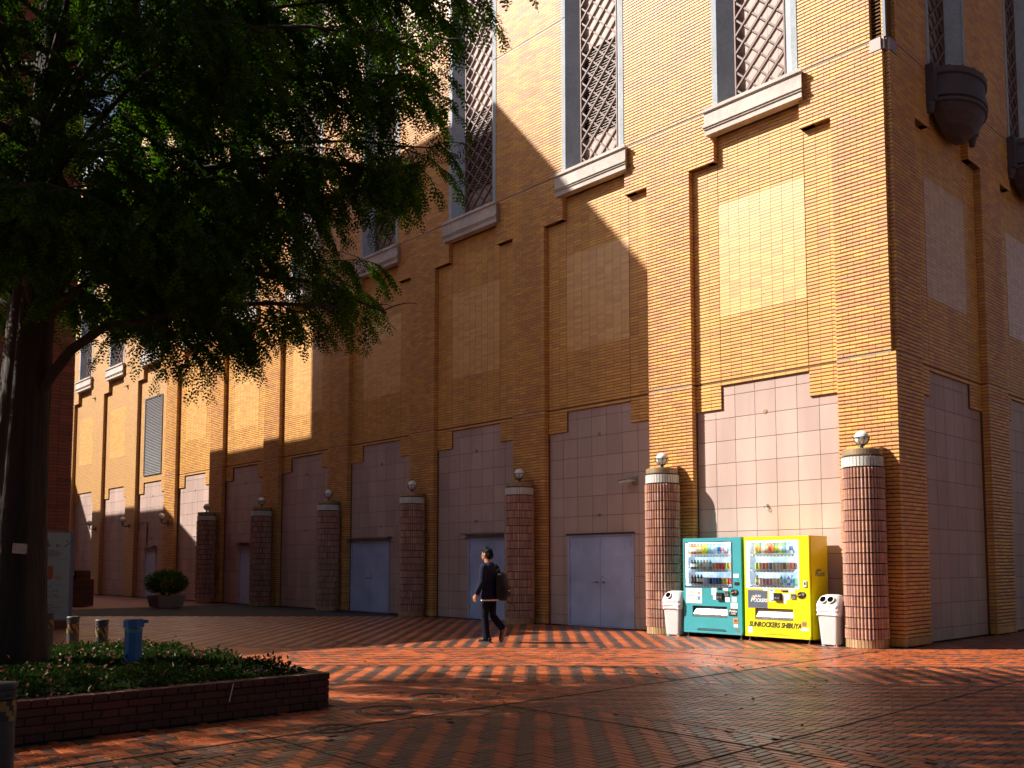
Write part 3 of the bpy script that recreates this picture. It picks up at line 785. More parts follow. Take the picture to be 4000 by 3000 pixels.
rtm = npmesh('wall_tile', *[ (lambda VF: (np.stack([-VF[0][:,1], VF[0][:,0], VF[0][:,2]],1), VF[1]))(blocks(np.array([[0,.332,0,.02,0,.078]]), .006))][0], [M['redtile']])
vis = [i for i in range(len(A)) if A[i,0] < 1.2 and A[i,4] < 6.6]
for i in vis[:300]: link('wall_tile', rtm, tw, (0, -A[i,1]+.004, A[i,4]))
rest = np.ones(len(A), bool); rest[vis[:300]] = False
A2 = A[rest].copy(); a_, b_ = A2[:,0].copy(), A2[:,1].copy(); A2[:,0] = -b_; A2[:,1] = -a_
stuff_blocks('wall_tiles', A2, M['redtile'], tw, True, .006)

ob = thing('sky_blocker', 'plain grey mass added behind the camera to block sky light', 'building', (20,-36,0))  # unseen mass added to cut sky fill and deepen the shade
MB().box(-22, 45, -14, 0, 0, 19).build('wall', M['grey_blocker'], ob)
ob2 = thing('sky_blocker', 'tall dark mass added out of view on the right to block sky light', 'building', (21,-6,0))  # unseen mass, added tall and close to darken the right-hand front
MB().box(0, 14, -8, 45, 0, 48).build('wall', M['dark_blocker'], ob2)

# ================================================================== COLUMNS WITH GLOBE LAMPS
NT = 38; CR = .346; RH = (3.072-.153)/16
def flute(r0, h, wd, bulge, mat, name):
    v = []; ks = 5
    for z in (0, h):
        for i in range(ks):
            u = -1+2*i/(ks-1); v.append((r0-.02+bulge*math.cos(u*math.pi/2)*.9+ (.02 if bulge else .022), u*wd/2, z))
    f = [(i, i+1, ks+i+1, ks+i) for i in range(ks-1)]
    v += [(r0-.03, -wd/2, 0), (r0-.03, wd/2, 0), (r0-.03, -wd/2, h), (r0-.03, wd/2, h)]
    f += [(10,0,5,12), (4,11,13,9), tuple(list(range(5))[::-1]+[10,11]), (5,6,7,8,9,13,12)]
    m = MB(); m.add(v, f); return m.mesh(name, [mat])
pw = 2*math.pi*CR/NT
tile_m = flute(CR-.004, RH-.017, pw-.011, .020, M['coltile'], 'column_tile')
base_m = flute(CR-.002, .141, pw-.010, 0, M['colbase'], 'base_tile')
white_m = flute(CR-.004, .166, pw-.012, 0, M['colwhite'], 'band_tile')
def col_pieces():
    L = []
    for k in range(NT):
        a = 2*math.pi*k/NT
        L.append((base_m, 'base_tile', a, .004, -1)); L.append((white_m, 'band_tile', a, 3.080, 99))
        for r_ in range(16): L.append((tile_m, 'column_tile', a, .153+r_*RH, r_))
    return L
def join_pieces(name, L, mats):
    Vs, Fq, Fn, mi, tt = [], [], [], [], []; mb = MB()
    for me, nm, a, z, r_ in L:
        c, s = math.cos(a), math.sin(a); t = random.random()
        vs = [(v.co.x*c-v.co.y*s, v.co.x*s+v.co.y*c, v.co.z+z) for v in me.vertices]
        mb.add(vs, [tuple(p.vertices) for p in me.polygons], {'column_tile':0,'base_tile':1,'band_tile':2}[nm], t)
    return mb.mesh(name, mats)
cmats = [M['coltile'], M['colbase'], M['colwhite']]
def column_core(t):
    MB().lathe([(0,0),(CR-.028,0),(CR-.028,3.262),(0,3.262)], 32).build('column_core', M['gap'], t)
    MB().lathe([(CR-.055,3.255),(CR-.018,3.275),(CR-.014,3.285),(CR-.014,3.375),(CR-.02,3.382),(0,3.385)], 40).build('column_cap', M['colcap'], t)
pieces = col_pieces(); joined_full = None
def tiled_column(n, lab):
    x = -.515 if n == 0 else xc(n)+2.149
    t = thing('tiled_column', lab, 'column', (x, -.30, 0), 0, 'fluted tile columns along the brick front')
    column_core(t)
    global joined_full
    if n <= 2:
        ca = math.atan2(CAM[1]+.3, CAM[0]-x)
        ang = lambda a: abs((a-ca+math.pi) % (2*math.pi)-math.pi)
        seen = sorted([p for p in pieces], key=lambda p: (ang(p[2])+(.0 if p[1] == 'column_tile' else -.4)))
        own, cnt = set(), {}
        for i, p in enumerate(seen):
            if cnt.get(p[1], 0) < 300 and ang(p[2]) < 1.6:
                cnt[p[1]] = cnt.get(p[1], 0)+1; own.add(i)
                link(p[1], p[0], t, (0,0,p[3]), (0,0,p[2]))
        kind(link('column_tiles', join_pieces('column_tiles', [p for i, p in enumerate(seen) if i not in own], cmats), t), 'stuff')
    else:
        if joined_full is None: joined_full = join_pieces('column_tiles', pieces, cmats)
        kind(link('column_tiles', joined_full, t), 'stuff')
    return t
clab = ['fluted tiled column at the building corner, right of the yellow vending machine', 'fluted tiled column left of the teal vending machine, behind the white bins',
  'fluted tiled column just right of the walking man', 'fluted tiled column left of the walking man, beside the blue grey double doors',
  '', 'fluted tiled column with a narrow grey door showing to its left', 'leftmost fluted tiled column, right of the potted shrub']
clab[4] = 'fluted tiled column left of the shaded double doors that have a canopy'
globe = MB().ball((0,0,0), .123, 24, 16).mesh('globe', [M['globe']], True)
def cage_mesh():
    m = MB(); m.tube([(.135*math.cos(a), .135*math.sin(a), .0) for a in [2*math.pi*i/24 for i in range(25)]], .007, 6, cap=False)
    for k in range(8):
        a = 2*math.pi*k/8
        m.tube([(.135*math.cos(b)*math.cos(a), .135*math.cos(b)*math.sin(a), -.135*math.sin(b)) for b in [i*math.pi/2/7 for i in range(7)]], .006, 5)
    m.lathe([(0,-.125),(.05,-.12),(.055,-.14),(.03,-.15),(.03,-.185),(.055,-.19),(.06,-.215),(0,-.215)], 14)
    return m.mesh('lamp_cage', [M['cage']])
cage = cage_mesh()
llab = ['caged globe lamp on the column right of the yellow vending machine', 'caged globe lamp on the column left of the teal vending machine', 'caged globe lamp on the column just right of the walking man',
  'caged globe lamp on the first column left of the walking man', 'caged globe lamp on the second column left of the walking man', 'caged globe lamp on the third column left of the walking man', 'caged globe lamp on the leftmost fluted column, nearest the potted shrub']
def globe_lamp(loc, lab, bracket=False, group='globe lamps on the columns'):
    t = thing('globe_lamp', lab, 'lamp', loc, 0, group)
    link('globe', globe, t, (0,0,.215)); link('lamp_cage', cage, t, (0,0,.215))
    if bracket:
        MB().tube([(0,0,.02),(0,0,-.06),(.0,.12,-.09),(.0,.30,-.05)], .022, 8).build('bracket', M['cage'], t)
        MB().box(-.06,.06,.25,.285,-.14,.02).build('wall_plate', M['cage'], t)
    return t
for n in range(7):
    tiled_column(n, clab[n]); x = -.515 if n == 0 else xc(n)+2.149
    globe_lamp((x, -.30, 3.385), llab[n])
for n, lab in ((7,'white globe lamp on a wall bracket above and right of the potted shrub'),(8,'white globe lamp on a wall bracket, the middle one of the three on far piers'),(9,'white globe lamp on a wall bracket, leftmost of the three on far piers')):
    globe_lamp((xc(n)+2.149, -.285, 3.20), lab, True, 'globe lamps on wall brackets')

# ================================================================== LETTERING
def text_mesh(body, size, mat, shear=0, bold=0, align='CENTER', ext=.0008, xs=1.0):
    cu = bpy.data.curves.new('lettering', 'FONT'); cu.body = body; cu.size = size; cu.shear = shear; cu.offset = bold*size; cu.extrude = ext
    cu.align_x = align; cu.align_y = 'CENTER'; cu.resolution_u = 3
    o = bpy.data.objects.new('lettering', cu)
    me = bpy.data.meshes.new_from_object(o); bpy.data.objects.remove(o)
    me.materials.clear(); me.materials.append(mat)
    if xs != 1: me.transform(Matrix.Diagonal((xs,1,1,1)))
    return me
def letter(parent, body, size, mat, x, y, z, rz=0, **k):   # upright text facing -y (turned by rz)
    return link('lettering', text_mesh(body, size, mat, **k), parent, (x,y,z), (math.pi/2, 0, rz))

# ================================================================== VENDING MACHINES
def holes_panel(mb, x0, x1, z0, z1, holes, y0, y1, m=0):
    xs = sorted({x0,x1,*[h[0] for h in holes],*[h[1] for h in holes]}); zs = sorted({z0,z1,*[h[2] for h in holes],*[h[3] for h in holes]})
    for i in range(len(xs)-1):
        for k in range(len(zs)-1):
            cx, cz = (xs[i]+xs[i+1])/2, (zs[k]+zs[k+1])/2
            if any(h[0] < cx < h[1] and h[2] < cz < h[3] for h in holes): continue
            mb.box(xs[i], xs[i+1], y0, y1, zs[k], zs[k+1], m)
PAL = {'red':(.62,.03,.025),'pink':(.75,.30,.33),'yellow':(.78,.62,.03),'lime':(.45,.60,.06),'green':(.06,.36,.12),'teal':(.03,.38,.42),'sky':(.25,.55,.75),'blue':(.03,.16,.55),
       'white':(.75,.75,.73),'brown':(.12,.045,.025),'tan':(.50,.27,.09),'black':(.02,.02,.022),'orange':(.75,.28,.03),'gold':(.60,.36,.05),'silver':(.52,.54,.56),'cream':(.72,.62,.40),'navy':(.02,.05,.20),'amber':(.45,.16,.03)}
pmat = {k: mk('drink_'+k, v, tuple(min(1, c*1.25) for c in v), .3, 40, coat=.2) for k, v in PAL.items()}
_dm = {}
def drink_mesh(kd, a, b, c):
    key = (kd,a,b,c)
    if key not in _dm:
        m = MB()
        if kd == 'bottle': m.lathe([(0,0),(.030,0),(.033,.006),(.033,.055),(.0335,.056),(.0335,.125),(.033,.126),(.031,.145),(.016,.175),(.0145,.18),(.0145,.186),(.0165,.187),(.0165,.206),(0,.207)], 12, ms=[0,0,0,1,1,1,0,0,0,0,2,2,2])
        else: m.lathe([(0,0),(.024,0),(.0265,.006),(.0265,.010),(.0265,.100),(.0265,.106),(.022,.112),(.020,.113),(0,.110)], 12, ms=[2,2,0,1,0,2,2,2])
        _dm[key] = m.mesh('drink_'+kd, [pmat[a], pmat[b], pmat[c]], True)
    return _dm[key]
ORD = ['first','second','third','fourth','fifth','sixth','seventh','eighth','ninth','tenth','eleventh','twelfth','thirteenth','fourteenth']
def vending(name, lab, x, wd, paint, style, shelves):
    t = thing(name, lab, 'vending machine', (x,-.62,0)); Hh = 1.92; z0 = .085; hb = Hh-z0; D = .66
    U = lambda u: u*wd
    Zv = lambda v: Hh-v*hb
    win = (U(.035), U(.845), Zv(.515), Zv(.045)); slot = (U(.16), U(.75), Zv(.83), Zv(.715))
    b = MB()
    holes_panel(b, 0, wd, z0+.05, Hh, [win, slot], 0, .055)
    b.box(0, .03, .055, D, z0, Hh); b.box(wd-.03, wd, .055, D, z0, Hh); b.box(.03, wd-.03, .055, D, Hh-.03, Hh); b.box(.03, wd-.03, D-.03, D, z0, Hh-.03); b.box(.03, wd-.03, .06, D-.03, z0, z0+.03)
    b.box(.03, wd-.03, .055, .6, win[2]-.30, win[2]-.02, 1)
    b.rbox(.0, wd, -.012, .05, z0-.0, z0+.045, .006)
    b.build('cabinet', [paint, M['black']], t)
    e = MB(); e.box(wd+.0005, wd+.003, .058, .066, z0, Hh-.002); e.build('door_seam', M['black'], t)
    i_ = MB(); a0, a1, c0, c1 = win
    i_.box(a0-.02, a0, .056, .34, c0, c1); i_.box(a1, a1+.02, .056, .34, c0, c1); i_.box(a0-.02, a1+.02, .056, .34, c0-.02, c0); i_.box(a0-.02, a1+.02, .056, .34, c1, c1+.02)
    i_.build('display_case', M['inner'], t)
    MB().box(a0, a1, .325, .34, c0, c1).build('display_backdrop', M['blueback'], t)
    f = MB(); g = .012
    holes_panel(f, a0-g, a1+g, c0-g, c1+g, [(a0+g, a1-g, c0+g, c1-g)], -.006, .004); f.build('window_trim', M['inner'] if style == 'yellow' else M['cage'], t)
    MB().box(a0+g, a1-g, .012, .017, c0+g, c1-g).build('window_pane', M['glass'], t)
    for sx in (a0+.012, a1-.012): MB().box(sx-.008, sx+.008, .03, .05, c0+.03, c1-.03).build('led_tube', M['led'], t)
    MB().box(a0+.03, a1-.03, .03, .05, c1-.018, c1-.004).build('led_tube', M['led'], t)
    hz = (c1-c0)/3
    sh_names = ['bottom','middle','top']
    col = 'teal' if style == 'teal' else 'yellow'
    for k in range(3):
        zs = c0+k*hz+.045
        l0, l1 = (a0+.03, a1-.03) if style == 'teal' else (a0+.10, a1-.10)
        MB().box(a0, a1, .06, .30, zs-.012, zs).build('shelf', M['inner'], t)
        s = MB(); s.add([(l0,.035,zs-.045),(l1,.035,zs-.045),(l1,.075,zs+.01),(l0,.075,zs+.01),(l0,.08,zs-.045),(l1,.08,zs-.045)], [(0,1,2,3),(0,4,5,1),(0,3,4),(1,5,2)]); st = s.build('price_strip', M['strip'], t)
        its = shelves[k]; n = len(its)
        bt = MB(); bl = MB()
        for j in range(n):
            px = l0+(j+.5)*(l1-l0)/n
            bt.ball((px,.045,zs-.030), (.017,.006,.008), 8, 4); bl.box(px-.032, px+.032, .0575, .0605, zs-.012, zs-.001)
        kind(bt.build('select_button', M['black'], st), 'stuff'); kind(bl.build('price_tag', M['stickblue'], st), 'stuff')
        for j, (kd, ca, cb, cc) in enumerate(its):
            px = l0+(j+.5)*(l1-l0)/n; sc_ = 1.16 if kd == 'bottle' else 1.20
            if kd == 'bottle' and k < 2: sc_ = .92
            o = link('drink_'+kd, drink_mesh(kd, ca, cb, cc), None, (x+px, -.62+.135, zs+.001)); o.scale = (min(1.16, sc_), min(1.16, sc_), sc_)
            tag(o, f"{cb} labelled drink {kd} with {cc} top, {ORD[j]} on the {sh_names[k]} shelf of the {col} machine", kd, f'drinks on show in the {col} vending machine')
    letter(t, 'pokka   sapporo', .045, M['redprint'], (a0+a1)/2, .318, c1-.045, bold=.01)
    # dispenser
    u0, u1, v0, v1 = slot
    d = MB(); d.box(u0, u1, .12, .14, v0, v1); d.box(u0, u1, .056, .12, v0-.01, v0); d.box(u0, u1, .056, .12, v1, v1+.01); d.box(u0-.01, u0, .056, .13, v0, v1); d.box(u1, u1+.01, .056, .13, v0, v1); d.build('dispenser_well', M['black'], t)
    fl = MB(); fl.add([(u0+.01,.012,v0+.055),(u1-.01,.012,v0+.055),(u1-.01,.07,v1-.02),(u0+.01,.07,v1-.02),(u0+.01,.022,v0+.055),(u1-.01,.022,v0+.055),(u1-.01,.08,v1-.02),(u0+.01,.08,v1-.02)], [(0,1,2,3),(4,7,6,5),(0,4,5,1),(3,2,6,7),(0,3,7,4),(1,5,6,2)])
    flap = fl.build('dispenser_flap', M['steel'] if style == 'teal' else M['white_plastic'], t)
    MB().box(u0+.01, u1-.01, .004, .05, v0+.004, v0+.05).build('dispenser_tray', M['steel'], t)
    for sx in (.1, .9): MB().tube([(u0+(u1-u0)*sx,.035,v0+.085),(u0+(u1-u0)*sx,.02,v0+.078)], .012, 10).build('flap_screw', M['steel'], flap)
    def plate(nm, ua, ub, va, vb, mat, y=-.004, parent=t):
        return MB().box(U(ua), U(ub), y, .004, Zv(vb), Zv(va)).build(nm, M[mat], parent)
    # controls
    def coin(uc, vc):
        q = MB(); xx, zz = U(uc), Zv(vc)
        pts = [(xx-.085,zz-.03),(xx-.07,zz+.035),(xx-.03,zz+.055),(xx+.05,zz+.055),(xx+.075,zz+.03),(xx+.07,zz-.02),(xx+.02,zz-.055),(xx-.05,zz-.055)]
        q.prism(pts, -.018, .0, 'y'); o = q.build('coin_panel', M['black'], t)
        MB().tube([(xx+.035,-.018,zz+.015),(xx+.035,-.026,zz+.015)], .028, 16).build('coin_slot', M['steel'], o)
        MB().bar((xx-.055,-.026,zz-.012), (xx-.005,-.026,zz+.006), .016, .014).build('return_lever', M['orange'], o)
    if style == 'yellow':
        coin(.885, .575)
        ad = plate('advert_panel', .06, .352, .545, .705, 'slate', -.003)
        MB().box(U(.05), U(.362), -.0015, .003, Zv(.715), Zv(.535)).build('advert_trim', M['steel'], t)
        for (bx, by, bz, rz, k) in ((U(.215), -.0045, Zv(.625), 0, 1.0), (wd+.0025, .36, Zv(.365), math.pi/2, 1.02)):
            lg = bpy.data.objects.new('logo', None); C.objects.link(lg); lg.parent = t; lg.location = (bx, by, bz); lg.rotation_euler = (0,0,rz)
            m_ = M['white_print'] if rz == 0 else M['slate']
            letter(lg, 'SUN', .062*k, m_, -.01*k, 0, .052*k, shear=.25, bold=.02)
            letter(lg, 'R', .15*k, m_, -.115*k, 0, .0, shear=.3, bold=.022)
            letter(lg, 'OCKERS', .088*k, m_, .045*k, 0, -.025*k, shear=.3, bold=.025, xs=.86)
            st = MB(); st.v = []
            pts = []
            for i in range(8): r_ = .034 if i % 2 == 0 else .010; pts.append((r_*math.cos(i*math.pi/4), r_*math.sin(i*math.pi/4)))
            st.prism(pts, -.0012, 0, 'y'); st.build('star', M['orange'], lg, (-.115*k, -.001, .045*k))
        letter(t, 'SUNROCKERS SHIBUYA', .125, M['dark_print'], U(.465), -.0015, Zv(.878), shear=.22, bold=.05, xs=.80)
        plate('card_reader', .475, .58, .56, .635, 'black', -.045); plate('reader_lens', .492, .522, .60, .618, 'steel', -.047); plate('reader_lens', .535, .562, .60, .618, 'steel', -.047)
        plate('bill_slot', .727, .795, .565, .615, 'steel', -.02); plate('bill_mouth', .735, .787, .578, .586, 'black', -.022)
        plate('notice_sticker', .385, .470, .53, .645, 'sticker', -.002); plate('notice_sticker', .59, .70, .565, .625, 'sticker', -.002); plate('notice_sticker', .60, .655, .63, .66, 'sticker', -.0022)
        plate('display_window', .60, .685, .532, .552, 'black', -.004); plate('notice_sticker', .69, .785, .527, .555, 'sticker', -.003); plate('notice_sticker', .30, .37, .522, .542, 'sticker', -.003)
        plate('blue_sticker', .40, .455, .532, .545, 'stickblue', -.0035); plate('red_sticker', .572, .596, .53, .548, 'redprint', -.003); plate('blue_sticker', .42, .46, .628, .642, 'stickblue', -.0035)
        plate('key_lock', .915, .962, .435, .495, 'white_plastic', -.02); plate('lock_core', .93, .948, .45, .475, 'black', -.024)
        plate('change_cup', .872, .945, .825, .878, 'orange', -.006); plate('change_tray', .882, .935, .835, .866, 'steel', -.009)
        plate('notice_sticker', .855, .972, .888, .918, 'sticker', -.002); plate('notice_sticker', .045, .118, .90, .965, 'sticker', -.002)
        g_ = MB()
        for k in range(26):
            u = -1+2*(k+.5)/26; hgt = .036*(1-u*u)**.5
            g_.box(U(.505)+u*.30-.004, U(.505)+u*.30+.004, -.002, .004, Zv(.972)-.008, Zv(.972)-.008+hgt)
        kind(g_.build('vent_slots', M['dark_print'], t), 'stuff')
    else:
        coin(.885, .565)
        plate('advert_panel', .045, .33, .53, .69, 'sticker', -.004)
        for i, s_ in enumerate(('YEBISU','GARDEN','PLACE')): letter(t, s_, .052, M['greytext'], U(.215), -.0055, Zv(.575+.033*i), align='RIGHT')
        em = bpy.data.objects.new('emblem', None); C.objects.link(em); em.parent = t; em.location = (U(.275), -.0045, Zv(.612))
        for i, (cn, za, zb) in enumerate((('orange',.035,.08),('white_print',-.005,.035),('stickblue',-.045,-.005),('teal',-.08,-.045))):
            pts = []
            for q in range(5): zz = za+(zb-za)*q/4; pts.append((.036*math.sqrt(max(0,1-(zz/.085)**2)), zz))
            pts = pts+[(-p[0], p[1]) for p in pts[::-1]]
            MB().prism(pts, -.001, 0, 'y').build('emblem_band', M[cn], em)
        plate('card_reader', .595, .695, .57, .645, 'black', -.045); plate('reader_lens', .61, .64, .61, .628, 'steel', -.047); plate('reader_lens', .655, .68, .61, .628, 'steel', -.047)
        plate('bill_slot', .725, .79, .552, .605, 'steel', -.02); plate('bill_mouth', .733, .782, .568, .576, 'black', -.022)
        plate('notice_sticker', .495, .58, .52, .60, 'sticker', -.002); plate('notice_sticker', .52, .585, .605, .645, 'sticker', -.002); plate('display_window', .605, .68, .525, .545, 'black', -.004)
        plate('notice_sticker', .69, .775, .515, .548, 'sticker', -.003); plate('notice_sticker', .72, .80, .615, .665, 'sticker', -.002); plate('notice_sticker', .835, .915, .61, .665, 'sticker', -.002); plate('notice_sticker', .815, .93, .672, .73, 'sticker', -.002)
        sg = plate('coffee_sign', .785, .922, .735, .808, 'brown_sign', -.004)
        letter(t, 'Pokka', .068, M['white_print'], U(.853), -.0055, Zv(.757), bold=.02, shear=.1); letter(t, 'Coffee', .040, M['white_print'], U(.857), -.0055, Zv(.783), bold=.015, shear=.1)
        plate('change_cup', .855, .935, .828, .880, 'orange', -.006); plate('change_tray', .866, .924, .838, .868, 'steel', -.009)
        plate('notice_sticker', .86, .93, .89, .92, 'sticker', -.002); plate('serial_plate', .885, .955, .935, .96, 'steel', -.002); plate('serial_plate', .885, .955, .966, .99, 'steel', -.002)
        plate('notice_sticker', .865, .955, .375, .415, 'sticker', -.002); plate('key_lock', .885, .965, .46, .49, 'black', -.008); plate('lock_core', .93, .948, .43, .44, 'steel', -.006)
        MB().prism([(U(.23),z0+.052),(U(.74),z0+.052),(U(.71),z0+.095),(U(.26),z0+.095)], -.003, .002, 'y').build('vent_slots', M['black'], t)
        for k in range(3): MB().box(U(.26), U(.71), -.005, .0, z0+.058+k*.012, z0+.062+k*.012).build('vent_fin', M['teal'], t)
    for fx in (.06, wd-.06):
        for fy in (.06, .55): MB().tube([(fx,fy,.0),(fx,fy,.012),(fx,fy,.013),(fx,fy,z0+.005)], [.035,.035,.014,.014], 10).build('foot', M['steel'], t)
    return t
bt = lambda a, b, c: ('bottle', a, b, c)
cn = lambda a, b: ('can', a, b, 'silver')
top_t = [bt('amber','white','red')]*2+[bt('tan','cream','red')]*2+[bt('yellow','yellow','yellow'),bt('lime','lime','yellow'),bt('sky','sky','green'),bt('sky','white','blue'),bt('white','sky','navy'),bt('sky','blue','teal')]+[bt('white','pink','pink'),bt('pink','white','red'),bt('white','sky','pink'),bt('white','sky','red')]
mid_t = [bt('black','white','black')]*2+[bt('green','lime','green'),bt('sky','pink','pink'),bt('lime','white','yellow'),bt('cream','white','yellow'),bt('teal','sky','white'),cn('white','orange'),cn('red','orange'),cn('orange','red'),cn('red','red'),cn('cream','lime'),cn('white','gold'),cn('gold','white')]
low_t = [bt('black','brown','red')]*2+[bt('black','cream','black')]*2+[cn('pink','white'),cn('blue','sky'),cn('tan','black'),cn('navy','blue'),cn('blue','navy'),cn('brown','black'),cn('gold','gold'),cn('orange','gold'),cn('black','red'),cn('red','black')]
top_y = [bt('lime','orange','red'),bt('green','orange','red'),bt('cream','white','red'),bt('tan','cream','red'),bt('amber','red','red'),bt('amber','orange','blue'),bt('green','lime','green'),bt('lime','white','green'),bt('green','sky','green'),bt('sky','white','lime'),bt('white','blue','blue'),bt('sky','white','blue')]
mid_y = [cn('yellow','lime'),cn('sky','yellow'),cn('orange','red'),cn('red','orange'),cn('navy','blue'),cn('black','gold'),cn('blue','silver'),cn('black','tan'),cn('red','brown'),cn('gold','gold'),cn('brown','red'),cn('silver','brown')]
low_y = [bt('amber','lime','orange'),cn('red','white'),cn('red','red'),cn('orange','navy'),cn('orange','red'),cn('green','silver'),cn('lime','gold'),bt('teal','sky','white'),bt('sky','teal','white'),bt('blue','sky','white'),bt('sky','blue','blue'),cn('black','green')]
vending('vending_machine', 'teal drinks vending machine with white advert panel, left of the yellow one', -4.09, 1.325, M['teal'], 'teal', [low_t, mid_t, top_t])
vending('vending_machine', 'bright yellow drinks vending machine with black lettering, right of the teal one', -2.70, 1.315, M['yellow'], 'yellow', [low_y, mid_y, top_y])

# ================================================================== WASTE BINS
def bin_(x, y, rz, lab, eyes):
    t = thing('waste_bin', lab, 'bin', (x,y,0), rz, 'white recycling bins by the vending machines')
    def ring(w_, d_, z, r_=.05, n=5):
        P_ = []
        for cx_, cy_, a0 in ((w_-r_,d_-r_,0),(-w_+r_,d_-r_,90),(-w_+r_,-d_+r_,180),(w_-r_,-d_+r_,270)):
            for i in range(n): a = R(a0+90*i/(n-1)); P_.append((cx_+r_*math.cos(a), cy_+r_*math.sin(a), z))
        return P_
    def loft(rs, capt=True, jit=0):
        m = MB(); n = len(rs[0]); vs = [p for r_ in rs for p in r_]
        if jit: vs = [(p[0]*(1+random.uniform(-jit,jit)), p[1]*(1+random.uniform(-jit,jit)), p[2]+random.uniform(-jit,jit)*.3) for p in vs]
        fs = [(j*n+i, j*n+(i+1)%n, (j+1)*n+(i+1)%n, (j+1)*n+i) for j in range(len(rs)-1) for i in range(n)]
        fs.append(tuple(range(n))[::-1])
        if capt: fs.append(tuple((len(rs)-1)*n+i for i in range(n)))
        m.add(vs, fs); return m
    loft([ring(.15,.17,.02), ring(.155,.175,.03), ring(.195,.215,.62), ring(.205,.225,.63), ring(.205,.225,.66)]).build('body', M['white_plastic'], t)
    for fx in (-.11,.11):
        for fy in (-.13,.13): MB().box(fx-.03, fx+.03, fy-.03, fy+.03, 0, .025).build('foot', M['white_plastic'], t)
    MB().box(-.10,.10,-.188,-.17,.04,.05).build('front_seam', M['greytext'], t) if False else None
    loft([ring(.185,.205,.50,.06,7), ring(.212,.232,.53,.06,7), ring(.207,.227,.57,.06,7), ring(.215,.235,.61,.06,7), ring(.209,.229,.645,.06,7), ring(.216,.236,.685,.06,7), ring(.205,.225,.70,.06,7)], False, .022).build('bin_bag', M['bag'], t)
    ld = loft([ring(.215,.235,.675,.06), ring(.215,.235,.70,.06), ring(.208,.215,.76,.08), ring(.185,.185,.82,.10), ring(.15,.14,.865,.10), ring(.10,.08,.885,.07)]).build('lid', M['white_plastic'], t, smooth=False)
    for sx in ((-.07,.07) if eyes else (-.06,)):
        q = MB(); q.lathe([(.0,.022),(.056,.022)], 18, m=1); q.lathe([(.056,.0),(.056,.03),(.066,.03),(.066,-.02)], 18)
        o = q.build('opening', [M['white_plastic'], M['hole']], ld, (sx,-.196,.792), (R(60),0,0))
    if eyes: letter(ld, 'カン ビン ペットボトル', .028, M['cage'], 0, -.243, .715)
bin_(-1.055, -.43, 0, 'white bin with two round openings and plastic bag, right of yellow machine', True)
bin_(-4.335, -.52, .1, 'white lidded bin with plastic bag tucked against the left side of the teal machine', False)
b2 = bin_(-4.30, .03, 0, 'taller looking white bin half hidden behind the bagged bin beside the teal machine', False)

# ================================================================== SECURITY CAMERAS
def cctv(loc, rz, lab, conduit=False):
    t = thing('security_camera', lab, 'camera', loc, rz, 'security cameras on the brick front')
    MB().rbox(-.07,.07,.0,.035,-.09,.09,.006).build('mount_box', M['alu'], t)
    MB().tube([(0,0,0),(0,-.06,.0),(-.04,-.10,-.005)], .02, 10).build('arm', M['white_plastic'], t)
    MB().tube([(-.02,-.10,.0),(-.30,-.16,-.035)], .042, 14).build('camera_body', M['white_plastic'], t)
    MB().tube([(-.295,-.159,-.034),(-.303,-.1605,-.035)], .036, 14).build('lens', M['black'], t)
    MB().bar((.0,-.098,.045), (-.34,-.168,.008), .11, .006).build('sun_shield', M['alu'], t)
    if conduit: MB().tube([(.0,.02,-.09),(.0,.02,-.75),(.02,.02,-.95),(.06,.03,-1.0)], .018, 8).build('conduit', M['black'], t)
cctv((-5.93,.148,3.25), 0, 'white bullet security camera on pink wall left of the teal machine column')
cctv((-33.25,.148,3.22), 0, 'small security camera with a black cable above the far grey door', True)

# ================================================================== THE WALKING MAN
def bake(o, voxel, smooth_it=6, sub=0):
    """fuse overlapping lofts into one continuous surface"""
    md = o.modifiers.new('r', 'REMESH'); md.mode = 'VOXEL'; md.voxel_size = voxel; md.use_smooth_shade = True
    if smooth_it: ms = o.modifiers.new('s', 'SMOOTH'); ms.iterations = smooth_it; ms.factor = .5
    dg = bpy.context.evaluated_depsgraph_get(); dg.update()
    me = bpy.data.meshes.new_from_object(o.evaluated_get(dg)); o.modifiers.clear()
    mats = list(o.data.materials); o.data = me; me.materials.clear()
    for m in mats: me.materials.append(m)
    me.polygons.foreach_set('use_smooth', [True]*len(me.polygons))
    return o
def eloft(m, secs, n=16, mat=0):
    """secs: (centre, rx, ry, [z-axis dir]) ellipses stacked along a path"""
    cs = [Vector(s_[0]) for s_ in secs]; vs = []
    for i, s_ in enumerate(secs):
        d = (cs[min(i+1,len(cs)-1)]-cs[max(i-1,0)]).normalized()
        x = Vector((1,0,0)); x = (x-d*x.dot(d)).normalized(); y = d.cross(x)
        for k in range(n):
            a = 2*math.pi*k/n; vs.append(cs[i]+x*(s_[1]*math.cos(a))+y*(s_[2]*math.sin(a)))
    fs = [(j*n+i, j*n+(i+1)%n, (j+1)*n+(i+1)%n, (j+1)*n+i) for j in range(len(secs)-1) for i in range(n)]
    fs += [tuple(range(n))[::-1], tuple((len(secs)-1)*n+i for i in range(n))]
    m.add(vs, fs, mat)
hd = Vector((-.80*RT[0]+.52*FW[0], -.80*RT[1]+.52*FW[1], 0)).normalized()
man = thing('person', 'man in dark navy jacket and trousers walking left with a black backpack', 'person', (-5.62,-4.40,0), math.atan2(-hd.x, hd.y))
